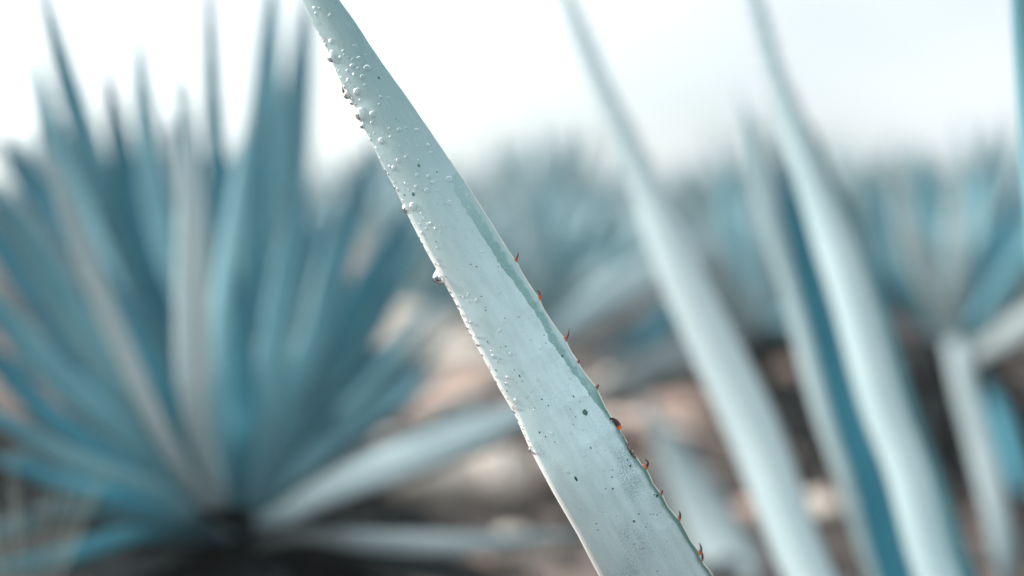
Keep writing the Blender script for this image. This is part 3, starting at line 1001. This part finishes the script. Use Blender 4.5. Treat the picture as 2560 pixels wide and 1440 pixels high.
# ================================================================== the wide fan of leaves on the far side
KD = 0.80
LB = P(590, 1375, 2.15 * KD)
lp = empty('agave_plant', Vector((LB.x, LB.y, ground_h(LB.x, LB.y))))
tag(lp, 'wide blurred agave fan with its dark heart low beside the sharp leaf\'s smooth edge', 'agave plant')
stem(lp, LB + Vector((0, 0, 0.0)), lp.location.z, 0.06)
B = (590, 1368, 2.15)
LPL = [
    # points after the base, width px, material, angle, concave
    ([(500, 1080, 1.90), (482, 860, 1.84), (480, 480, 1.82), (445, 140, 1.84)], 100, M_LEAF_PALE, 6, False),
    ([(570, 900, 2.1), (540, 420, 2.1), (516, -190, 2.1)], 66, M_LEAF_BLUE, 20, True),
    ([(430, 1130, 1.85), (290, 830, 1.75), (175, 540, 1.70), (112, 350, 1.68)], 64, M_LEAF_PALE, 0, False),
    ([(420, 1080, 2.05), (270, 700, 2.0), (146, 380, 2.0), (66, 95, 2.0)], 84, M_LEAF, -15, False),
    ([(440, 1000, 2.2), (310, 640, 2.22), (190, 280, 2.15), (78, -130, 2.1)], 92, M_LEAF, 18, False),
    ([(500, 950, 2.2), (385, 650, 2.22), (308, 400, 2.2), (260, 130, 2.2)], 92, M_LEAF_BLUE, 30, True),
    ([(520, 900, 2.1), (420, 620, 2.1), (370, 360, 2.1), (342, 40, 2.1)], 86, M_LEAF, 5, False),
    ([(600, 950, 2.35), (650, 440, 2.4), (688, -160, 2.45)], 120, M_LEAF, -10, True),
    ([(640, 950, 2.4), (722, 450, 2.45), (775, -90, 2.5)], 118, M_LEAF, 18, True),
    ([(700, 980, 2.4), (830, 680, 2.55), (945, 320, 2.65)], 96, M_LEAF_BLUE, 10, True),
    ([(720, 1050, 2.35), (900, 780, 2.5), (1075, 520, 2.6)], 100, M_LEAF, 0, True),
    ([(680, 1080, 2.3), (800, 860, 2.4), (880, 600, 2.45)], 90, M_LEAF_BLUE, 30, True),
    ([(800, 1235, 2.08), (1010, 1150, 2.1), (1240, 1060, 2.15), (1430, 985, 2.2)], 112, M_LEAF_PALE, -20, False),
    ([(420, 1120, 1.95), (230, 860, 1.85), (80, 620, 1.8), (-60, 420, 1.75)], 98, M_LEAF, -5, False),
    ([(380, 1150, 1.95), (160, 960, 1.85), (-20, 760, 1.8), (-190, 600, 1.75)], 86, M_LEAF, 10, False),
    ([(360, 1190, 1.95), (150, 1060, 1.85), (-10, 900, 1.8), (-180, 760, 1.75)], 72, M_LEAF_BLUE, 10, False),
    ([(400, 1230, 1.9), (180, 1150, 1.8), (0, 1050, 1.72), (-200, 960, 1.68)], 66, M_LEAF, 0, False),
    ([(380, 1330, 1.9), (120, 1400, 1.75), (-150, 1440, 1.65)], 66, M_LEAF_BLUE, -10, False),
    ([(420, 1000, 2.3), (220, 640, 2.35), (80, 460, 2.4), (-20, 320, 2.4)], 100, M_LEAF_BLUE, 0, True),
    ([(330, 950, 2.4), (120, 700, 2.4), (-120, 480, 2.45)], 110, M_LEAF_BLUE, 0, True),
    ([(540, 1100, 2.02), (560, 820, 2.0), (600, 520, 2.0), (610, 330, 2.02)], 96, M_LEAF, -20, False),
    ([(640, 1100, 2.02), (690, 860, 2.02), (735, 600, 2.05), (760, 420, 2.08)], 100, M_LEAF, 22, False),
    ([(600, 1150, 1.95), (610, 1000, 1.92), (600, 850, 1.9), (585, 640, 1.9)], 84, M_LEAF_BLUE, 5, False),
    ([(700, 1200, 2.2), (900, 1040, 2.3), (1150, 800, 2.4)], 88, M_LEAF, 10, True),
    ([(760, 1200, 2.4), (1000, 1110, 2.55), (1320, 930, 2.7)], 84, M_LEAF_GREY, 10, False),
    ([(760, 1150, 2.5), (960, 1020, 2.65), (1150, 900, 2.8)], 80, M_LEAF_GREY, 10, False),
    ([(470, 1080, 2.12), (360, 880, 2.12), (230, 560, 2.12), (160, 330, 2.12)], 76, M_LEAF_BLUE, 10, False),
    ([(540, 1000, 2.2), (500, 760, 2.2), (470, 500, 2.2), (410, 260, 2.2)], 76, M_LEAF_BLUE, 25, False),
    ([(600, 1000, 2.2), (620, 760, 2.2), (650, 420, 2.22), (655, 200, 2.25)], 74, M_LEAF_BLUE, 10, False),
    ([(660, 1000, 2.25), (740, 720, 2.25), (830, 480, 2.3)], 80, M_LEAF_SHADED, 10, False),
    ([(690, 1060, 2.15), (820, 860, 2.15), (960, 640, 2.15), (1010, 520, 2.15)], 84, M_LEAF_BLUE, 0, False),
    ([(380, 1100, 2.2), (200, 900, 2.2), (20, 640, 2.2), (-60, 560, 2.2)], 84, M_LEAF_SHADED, 0, False),
    ([(360, 1260, 2.05), (150, 1200, 2.05), (-60, 1130, 2.05)], 60, M_LEAF_SHADED, 0, False),
    ([(730, 1000, 2.4), (850, 760, 2.5), (935, 560, 2.6)], 60, M_DRY, 10, False),
    ([(500, 1180, 2.0), (420, 1010, 1.92), (350, 850, 1.9), (250, 640, 1.9)], 70, M_LEAF_BLUE, -20, False),
    ([(560, 900, 2.4), (500, 600, 2.5), (410, 330, 2.6)], 110, M_LEAF_BLUE, 0, True),
    ([(620, 900, 2.45), (600, 600, 2.5), (570, 380, 2.6)], 110, M_LEAF_BLUE, 0, True),
    ([(440, 900, 2.4), (330, 620, 2.5), (230, 420, 2.6)], 110, M_LEAF_BLUE, 0, True),
    ([(500, 1330, 1.95), (330, 1290, 1.8), (120, 1290, 1.7)], 54, M_LEAF_SHADED_DEEP, 20, False),
    ([(450, 1210, 2.1), (250, 1150, 2.1), (60, 1150, 2.1), (-150, 1210, 2.1)], 66, M_LEAF_SHADED_DEEP, 0, False),
    ([(470, 1160, 2.1), (300, 1020, 2.1), (130, 930, 2.1), (-60, 900, 2.1)], 76, M_LEAF_SHADED, 20, False),
    ([(480, 1130, 2.15), (330, 950, 2.15), (180, 800, 2.15), (20, 700, 2.15)], 80, M_LEAF_SHADED, 0, False),
    ([(690, 1120, 2.2), (880, 860, 2.2), (1060, 600, 2.2)], 110, M_LEAF, 0, False),
    ([(650, 1120, 2.1), (780, 860, 2.1), (900, 540, 2.1)], 96, M_LEAF, 0, False),
    ([(700, 1180, 2.3), (880, 1000, 2.35), (1130, 720, 2.4)], 84, M_LEAF, 0, False),
    ([(430, 1270, 2.1), (200, 1270, 2.1), (0, 1330, 2.1), (-160, 1400, 2.1)], 60, M_LEAF_SHADED_DEEP, 0, False),
    ([(460, 1320, 2.0), (300, 1350, 2.0), (120, 1430, 2.0)], 54, M_LEAF_SHADED_DEEP, 0, False),
    ([(720, 1130, 2.2), (860, 960, 2.2), (980, 850, 2.25)], 70, M_LEAF_SHADED, 20, True),
    ([(690, 1110, 2.3), (760, 960, 2.35), (800, 740, 2.4)], 84, M_LEAF_SHADED, 0, True),
    ([(760, 1330, 2.0), (950, 1350, 2.0), (1180, 1360, 2.0), (1480, 1330, 2.0)], 74, M_LEAF_GREY, -10, False),
]
for pts, w_, m_, a_, cc in LPL:
    pts = [(a, b_, c_ * KD) for a, b_, c_ in [B] + pts]
    px_leaf(lp, pts, w_ * 0.86, m_, ang=a_, concave=cc, keel=0.25, nseg=24, pw=2.6)
SHADE_SKIRT = dict(mat=M_UNDERSHADE, teeth=False, nseg=8, ncol=2, name='shade_leaf')  # dark low leaves added to stand for the shade beneath the rosettes
filler(lp, LB + Vector((0, 0, -0.03)), 60, 0.26, 0.46, 0.06, el=(-42, 16), **SHADE_SKIRT)
filler(lp, LB + Vector((0, 0.08, 0)), 14, 0.36, 0.46, 0.055, el=(30, 80), az=(5, 175), mat=[M_LEAF, M_LEAF_BLUE, M_LEAF])

# ================================================================== the plant with the spread rosette at the edge of the picture
RB = P(2385, 880, 2.85)
rp = empty('agave_plant', Vector((RB.x, RB.y, ground_h(RB.x, RB.y))))
tag(rp, 'blurred agave on a bare dark stem with a pale leaf drooping towards the viewer', 'agave plant')
stem(rp, RB, rp.location.z, 0.055)
B = (2385, 875, 2.85)
RPL = [
    ([(2290, 720, 2.8), (2215, 600, 2.78), (2160, 500, 2.75)], 64, M_LEAF, 5, False),
    ([(2320, 700, 2.75), (2270, 560, 2.7), (2225, 400, 2.68)], 70, M_LEAF_PALE, 0, False),
    ([(2350, 700, 2.8), (2325, 520, 2.78), (2300, 370, 2.75)], 72, M_LEAF, -10, False),
    ([(2390, 700, 2.75), (2395, 520, 2.72), (2400, 380, 2.7)], 66, M_LEAF_PALE, 0, False),
    ([(2410, 700, 3.0), (2445, 500, 3.05), (2476, 320, 3.1)], 58, M_LEAF_BLUE, 15, True),
    ([(2440, 760, 2.9), (2500, 600, 2.95), (2575, 430, 3.0)], 80, M_LEAF_BLUE, 0, True),
    ([(2470, 780, 2.8), (2560, 660, 2.75), (2680, 530, 2.7)], 70, M_LEAF, 0, False),
    ([(2300, 790, 2.85), (2220, 720, 2.82), (2150, 640, 2.8)], 56, M_LEAF_BLUE, 0, False),
    ([(2480, 1000, 2.7), (2540, 1180, 2.6), (2600, 1400, 2.5)], 50, M_LEAF_BLUE, -8, False),
    ([(2330, 760, 3.0), (2330, 600, 3.1), (2350, 430, 3.2)], 90, M_LEAF_BLUE, 0, True),
    ([(2420, 760, 3.0), (2410, 600, 3.1), (2430, 460, 3.2)], 90, M_LEAF_BLUE, 0, True),
]
for pts, w_, m_, a_, cc in RPL:
    px_leaf(rp, [B] + pts, w_, m_, ang=a_, concave=cc, keel=0.25, nseg=20)
px_leaf(rp, [(2440, 885, 2.75), (2500, 850, 2.66), (2600, 785, 2.56), (2740, 700, 2.5)], 74, M_LEAF_GREY, ang=-25, keel=0.2, nseg=18)
px_leaf(rp, [(2388, 855, 2.3), (2408, 960, 2.2), (2446, 1100, 2.1), (2482, 1240, 2.0), (2508, 1370, 1.93), (2516, 1480, 1.9)], 62, M_LEAF_GREY, ang=-8, keel=0.3, nseg=24,
        widths=[(0, 62), (0.2, 60), (0.6, 64), (0.8, 62), (0.93, 34), (1, 3)])
filler(rp, RB + Vector((0, 0, -0.03)), 26, 0.25, 0.38, 0.05, el=(-45, 0), **SHADE_SKIRT)
filler(rp, RB, 12, 0.36, 0.48, 0.05, el=(30, 80), az=(10, 170), mat=[M_LEAF, M_LEAF_BLUE])

# ================================================================== the low plant between
MB_ = P(1890, 840, 3.7)
mp_o = empty('agave_plant', Vector((MB_.x, MB_.y, ground_h(MB_.x, MB_.y))))
tag(mp_o, 'blurred low agave whose leaves slant down behind the sharp leaf\'s red spines', 'agave plant')
stem(mp_o, MB_, mp_o.location.z, 0.06)
B = (1890, 835, 3.7)
MPL = [
    ([(1760, 650, 3.4), (1600, 710, 3.2), (1460, 790, 3.1), (1330, 880, 3.0)], 104, M_LEAF_PALE, -20, False),
    ([(1780, 860, 3.4), (1640, 915, 3.2), (1440, 1000, 3.0)], 96, M_LEAF_GREY, -20, False),
    ([(1720, 780, 3.6), (1600, 850, 3.5), (1450, 900, 3.4)], 60, M_LEAF_SHADED, -20, False),
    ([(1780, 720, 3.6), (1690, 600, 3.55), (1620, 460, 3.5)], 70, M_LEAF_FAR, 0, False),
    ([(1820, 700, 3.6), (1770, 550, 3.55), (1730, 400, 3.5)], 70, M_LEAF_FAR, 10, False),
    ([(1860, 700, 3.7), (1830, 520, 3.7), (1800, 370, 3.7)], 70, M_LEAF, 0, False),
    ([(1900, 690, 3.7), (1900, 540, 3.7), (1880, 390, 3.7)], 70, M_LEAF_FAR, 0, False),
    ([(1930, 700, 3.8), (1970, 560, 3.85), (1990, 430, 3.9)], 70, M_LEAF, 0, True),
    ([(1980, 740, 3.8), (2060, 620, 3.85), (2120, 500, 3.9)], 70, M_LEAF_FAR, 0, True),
    ([(2010, 790, 3.6), (2120, 720, 3.5), (2240, 660, 3.45)], 66, M_LEAF, 0, False),
    ([(1760, 760, 3.7), (1620, 680, 3.7), (1500, 600, 3.7)], 66, M_LEAF, 0, False),
]
for pts, w_, m_, a_, cc in MPL:
    px_leaf(mp_o, [B] + pts, w_, m_, ang=a_, concave=cc, keel=0.25, nseg=16)
filler(mp_o, MB_ + Vector((0, 0, -0.03)), 26, 0.3, 0.45, 0.055, el=(-30, 0), **SHADE_SKIRT)
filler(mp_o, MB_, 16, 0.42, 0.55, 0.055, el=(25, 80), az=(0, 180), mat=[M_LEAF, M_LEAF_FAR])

# ================================================================== rows of agaves behind
def proto_plant(seed, n_leaf, as_one, scale=1.0):
    random.seed(seed)
    root = empty('agave_plant', Vector((0, 0, 0)))
    if as_one:
        Vv, Ff, Mi, Uu, Aa = [], [], [], [], []
        for i in range(n_leaf):
            t = i / (n_leaf - 1)
            a = i * 2.39996
            e_ = R(12 + 72 * t + random.uniform(-5, 5))
            Lh = random.uniform(0.62, 0.8)
            d = Vector((math.cos(a) * math.cos(e_), math.sin(a) * math.cos(e_), math.sin(e_)))
            rad = Vector((math.cos(a), math.sin(a), 0))
            b_ = Vector((0, 0, 0.06 + 0.05 * t)) + rad * 0.04 * (1 - t)
            v, f, mi, u_ = leaf_geo([b_, b_ + d * Lh * 0.5 + Vector((0, 0, 0.02)), b_ + d * Lh], 0.085, rad * math.sin(e_) - Vector((0, 0, math.cos(e_))), nseg=8, ncol=2, teeth=False)
            o_ = len(Vv)
            Vv += v; Uu += u_; Mi += mi; Aa += u_of(u_)
            Ff += [tuple(q + o_ for q in ff) for ff in f]
        me_o = mesh_obj('agave_plant', Vv, Ff, [M_LEAF_FAR, M_TOOTH], None, midx=Mi, uvs=Uu, attrs={'u': Aa})
        bpy.data.objects.remove(root)
        return me_o
    filler(root, Vector((0, 0, 0.08)), n_leaf, 0.62, 0.8, 0.08, el=(12, 84), mat=[M_LEAF, M_LEAF_FAR], nseg=10, ncol=2, teeth=False)
    stem(root, Vector((0, 0, 0.1)), 0.0, 0.07)
    return root


near_protos = [proto_plant(5 + k, 34, False) for k in range(3)]
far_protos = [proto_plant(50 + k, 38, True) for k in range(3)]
used = set()


def place(proto, x, y, rz, sc, label, group):
    kids = list(proto.children)
    if proto.name in used:
        r_ = proto.copy()
        COL.objects.link(r_)
        for ch in kids:
            c_ = ch.copy()
            COL.objects.link(c_)
            c_.parent = r_
    else:
        used.add(proto.name)
        r_ = proto
    r_.location = (x, y, ground_h(x, y) - 0.01)
    r_.rotation_euler = (0, 0, rz)
    r_.scale = (sc, sc, sc)
    tag(r_, label, 'agave plant', group)
    return r_


random.seed(77)
NEARP = [(-0.30, 4.55, 0.80, 'blurred agave close behind the pale cream stones beside the smooth edge of the sharp leaf'),
         (0.10, 4.4, 0.72, 'blurred agave half covered by the middle of the sharp leaf near its first red spine'),
         (-2.15, 4.1, 1.0, 'blurred agave just behind the wide fan, mostly hidden by its leaves'),
         (-0.55, 4.9, 0.80, 'blurred agave filling the gap between the wide fan and the sharp leaf'),
         (0.36, 5.4, 0.74, 'blurred agave seen between the red spines and the next bright leaf'),
         (-1.7, 5.9, 0.92, 'blurred agave far behind the tips of the wide fan'),
         (1.25, 5.6, 0.86, 'blurred agave behind the pair of bright slanting leaves'),
         (2.15, 4.9, 0.80, 'blurred agave behind the one on the bare dark stem')]
for i, (x, y, sc, lb) in enumerate(NEARP):
    place(near_protos[i % 3], x, y, random.uniform(0, 6.28), sc, lb, 'agaves in the rows behind')
i = 0
for yy, step in ((6.6, 0.8), (8.2, 0.85), (10.4, 1.0), (13.5, 1.3), (17, 1.6), (22, 2.0)):
    x = -0.42 * yy
    while x < 0.42 * yy:
        place(far_protos[i % 3], x + random.uniform(-0.25, 0.25), yy + random.uniform(-0.3, 0.3), random.uniform(0, 6.28), random.uniform(0.94, 1.14),
              'distant agave melted into the pale blue green blur of the field rows', 'distant agaves in the field rows')
        x += step
        i += 1


# rounded bush
def bush(cx, cy, cz, r, n_, label):
    V, F = [], []
    for i in range(n_):
        v = Vector((random.gauss(0, 1), random.gauss(0, 1), random.gauss(0, 1))).normalized() * r * random.uniform(0.55, 1.0) ** 0.5
        v.z = abs(v.z) * 0.85 * (1 + 0.3 * mnoise.noise(v * 3))
        v += Vector((cx, cy, cz))
        a = Vector((random.gauss(0, 1), random.gauss(0, 1), random.gauss(0, 1))).normalized()
        b_ = a.orthogonal().normalized()
        s_ = 0.035
        k = len(V)
        V += [v - a * s_, v + b_ * s_ * 0.4, v + a * s_, v - b_ * s_ * 0.4]
        F.append((k, k + 1, k + 2, k + 3))
    e_ = empty('bush', Vector((cx, cy, cz)))
    tag(e_, label, 'bush')
    mesh_obj('foliage', V, F, M_BUSH, e_, smooth=False)
    Vt, Ft, K = tube([Vector((cx, cy, cz - 0.05)), Vector((cx + 0.02, cy, cz + r * 0.3)), Vector((cx, cy, cz + r * 0.7))], [0.04, 0.03, 0.01], 8)
    mesh_obj('trunk', Vt, Ft, M_STEM, e_)


bush(1.78, 7.0, ground_h(1.78, 7.0), 0.68, 3800, 'blurred rounded grey green bush behind the agave on the bare dark stem')


# ================================================================== ground clutter
def stone_mesh(seed, n_=3):
    import bmesh
    bm = bmesh.new()
    bmesh.ops.create_icosphere(bm, subdivisions=n_, radius=1)
    for v in bm.verts:
        k = 1 + 0.28 * mnoise.noise(v.co * 1.2 + Vector((seed, 0, 0))) + 0.08 * mnoise.noise(v.co * 4 + Vector((seed, 4, 0)))
        v.co = Vector((v.co.x * k, v.co.y * k * 0.8, v.co.z * k * 0.6))
    me = bpy.data.meshes.new('stone')
    bm.to_mesh(me); bm.free()
    me.polygons.foreach_set('use_smooth', [True] * len(me.polygons))
    return me


def gpoint(px, py):
    """where the sight line through that pixel meets the ground"""
    d = 0.8
    while d < 30:
        p = P(px, py, d)
        if p.z <= ground_h(p.x, p.y): return p
        d += 0.01
    return p


ST = [(1030, 915, 0.20, M_STONE, 'large pale cream stone glowing behind the sharp leaf\'s middle'),
      (1180, 935, 0.12, M_STONE, 'pale stone half hidden by the sharp leaf beside the large cream one'),
      (1150, 1035, 0.11, M_STONE2, 'flat pinkish stone below the large cream one'),
      (1690, 1085, 0.10, M_STONE2, 'pinkish stone just beyond the dead brown margin of the sharp leaf'),
      (1560, 1000, 0.08, M_STONE, 'grey cream stone beyond the broken spine of the sharp leaf'),
      (1090, 1235, 0.10, M_STONE, 'pale stone under the long low leaf of the wide fan'),
      (1240, 1215, 0.09, M_STONE, 'pale stone beside the lower smooth edge of the sharp leaf'),
      (1900, 1310, 0.05, M_STONE2, 'orange pink stone low down between the faint leaf and the bright leaf'),
      (1960, 960, 0.07, M_STONE2, 'brownish stone in the dark gap between two bright leaves'),
      (2050, 1290, 0.05, M_STONE, 'dull stone low in the gap before the twin bright leaves'),
      (1270, 1390, 0.05, M_STONE, 'grey stone at the lower border beneath the low pale leaf')]
for k, (px_, py_, r_, m_, lb) in enumerate(ST):
    p = gpoint(px_, py_)
    me = stone_mesh(k * 3.1)
    me.materials.append(m_)
    o = bpy.data.objects.new('stone', me)
    o.location = (p.x, p.y, ground_h(p.x, p.y) + r_ * 0.25)
    o.scale = (r_, r_, r_)
    o.rotation_euler = (0, 0, k * 1.3)
    COL.objects.link(o)
    tag(o, lb, 'stone')

# gravel and clods
random.seed(5)
V, F = [], []
ico = stone_mesh(1, 1)
iv = [v.co.copy() for v in ico.vertices]
ifc = [tuple(p.vertices) for p in ico.polygons]
bpy.data.meshes.remove(ico)
mi = []
for i in range(2600):
    y = 1.2 + 4.5 * random.random() ** 1.2
    x = random.uniform(-0.45, 0.5) * y
    r_ = 0.006 + 0.03 * random.random() ** 3.0
    rot = Matrix.Rotation(random.random() * 6.28, 3, 'Z') @ Matrix.Rotation(random.random(), 3, 'X')
    c_ = Vector((x, y, ground_h(x, y) + r_ * 0.2))
    k = len(V)
    V += [c_ + rot @ (v * r_ * random.uniform(0.85, 1.15)) for v in iv]
    F += [tuple(q + k for q in f) for f in ifc]
    mi += [random.choice([0, 1, 2, 2, 2, 2])] * len(ifc)
o = mesh_obj('gravel', V, F, [M_STONE, M_STONE2, M_STEM], midx=mi, smooth=False)
tag(o, 'loose gravel and clods strewn over the brown soil', 'gravel', kind='stuff')

# dark scraps added round the feet of the plants to stand for shade
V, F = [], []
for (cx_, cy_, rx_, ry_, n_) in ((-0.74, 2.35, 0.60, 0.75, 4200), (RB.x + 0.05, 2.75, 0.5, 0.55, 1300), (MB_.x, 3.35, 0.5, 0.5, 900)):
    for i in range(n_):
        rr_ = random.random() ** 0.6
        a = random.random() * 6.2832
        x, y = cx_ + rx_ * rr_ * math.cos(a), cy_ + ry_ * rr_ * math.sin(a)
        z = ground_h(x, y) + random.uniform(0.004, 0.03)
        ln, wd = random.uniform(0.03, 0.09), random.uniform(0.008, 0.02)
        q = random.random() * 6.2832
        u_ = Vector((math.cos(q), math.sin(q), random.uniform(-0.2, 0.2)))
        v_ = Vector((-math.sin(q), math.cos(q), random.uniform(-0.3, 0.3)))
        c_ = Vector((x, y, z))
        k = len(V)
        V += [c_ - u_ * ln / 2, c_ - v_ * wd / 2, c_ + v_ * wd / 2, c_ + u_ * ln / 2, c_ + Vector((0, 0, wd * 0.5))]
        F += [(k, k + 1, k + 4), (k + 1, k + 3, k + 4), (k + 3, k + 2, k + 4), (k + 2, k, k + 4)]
o = mesh_obj('shade_litter', V, F, M_UNDERSHADE, smooth=False)
tag(o, 'dark scraps added to stand for the shade under the blurred agaves', 'leaf litter', kind='stuff')

# fallen dry leaves
DL = [((1330, 960), 28, 'dry leaf lying farthest back behind the middle of the sharp leaf'),
      ((1230, 1120), 25, 'dry leaf lying across the pinkish ground close to the smooth edge'),
      ((1620, 1010), 20, 'dry leaf lying in line with the broken spine'),
      ((1080, 860), 20, 'dry tan agave leaf lying behind the smooth edge of the sharp leaf'),
      ((1150, 1060), 35, 'dry pinkish agave leaf lying below the large cream stone'),
      ((1560, 1120), -30, 'dry tan agave leaf lying beyond the hooked spines'),
      ((1000, 1260), 5, 'dry agave leaf lying under the long low leaf')]
for (q, az_, lb) in DL:
    p = gpoint(*q)
    a = R(az_)
    d = Vector((math.cos(a), math.sin(a), 0))
    z0 = 0.03
    c3 = [Vector((p.x, p.y, ground_h(p.x, p.y) + z0)) + d * t + Vector((0, 0, h_)) for t, h_ in ((-0.25, 0.0), (0, 0.03), (0.25, 0.0))]
    V, F, MI, UV = leaf_geo(c3, 0.07, Vector((0, 0, 1)), nseg=16, teeth=False)
    o = mesh_obj('dry_leaf', V, F, [M_DRY, M_TOOTH], midx=MI, uvs=UV)
    tag(o, lb, 'dry leaf')

# dry grass tufts
def tuft(px_, d_, topy, n_, label, spread=0.05):
    base = P(px_, topy, d_)
    hgt = base.z - ground_h(base.x, base.y)
    g0 = Vector((base.x, base.y, ground_h(base.x, base.y)))
    root = empty('dry_grass_tuft', g0)
    tag(root, label, 'grass tuft')
    V, F = [], []
    for i in range(n_):
        a = random.uniform(0, 6.28)
        sp_ = random.uniform(0.01, spread)
        h_ = hgt * random.uniform(0.6, 1.1)
        pts = catmull([g0 + Vector((math.cos(a), math.sin(a), 0)) * 0.01, g0 + Vector((math.cos(a) * sp_ * 0.6, math.sin(a) * sp_ * 0.6, h_ * 0.6)), g0 + Vector((math.cos(a) * sp_ * 1.8, math.sin(a) * sp_ * 1.8, h_))], 8)
        Vt, Ft, K = tube(pts, [0.0016 * (1 - 0.8 * j / 8) for j in range(9)], 4)
        k = len(V)
        V += Vt
        F += [tuple(q + k for q in f) for f in Ft]
    o = mesh_obj('blades', V, F, M_GRASS, root)
    o['kind'] = 'stuff'


tuft(40, 1.35, 1240, 60, 'pale dry grass tuft in the bottom corner under the wide fan', 0.05)
tuft(215, 1.7, 1330, 40, 'small dull grass tuft beside the pale corner tuft', 0.04)


# ================================================================== thin haze added over the field to imitate a veiling glow
hz_v = [(x, y, z) for x in (-1600, 1600) for y in (-80, 1600) for z in (-1.2, 1.75)]
hz_f = [(0, 1, 3, 2), (4, 6, 7, 5), (0, 4, 5, 1), (2, 3, 7, 6), (0, 2, 6, 4), (1, 5, 7, 3)]
M_HAZE = bpy.data.materials.new('haze')
M_HAZE.use_nodes = True
n = M_HAZE.node_tree
n.nodes.clear()
vo_ = n.nodes.new('ShaderNodeVolumePrincipled')
vo_.inputs['Color'].default_value = (0.93, 0.97, 1.0, 1)
vo_.inputs['Density'].default_value = 0.007
vo_.inputs['Anisotropy'].default_value = 0.3
ou_ = n.nodes.new('ShaderNodeOutputMaterial')
n.links.new(vo_.outputs[0], ou_.inputs['Volume'])
hz = mesh_obj('haze', hz_v, hz_f, M_HAZE, smooth=False)
tag(hz, 'thin pale haze added over the field for a veiling glow', 'haze', kind='stuff')
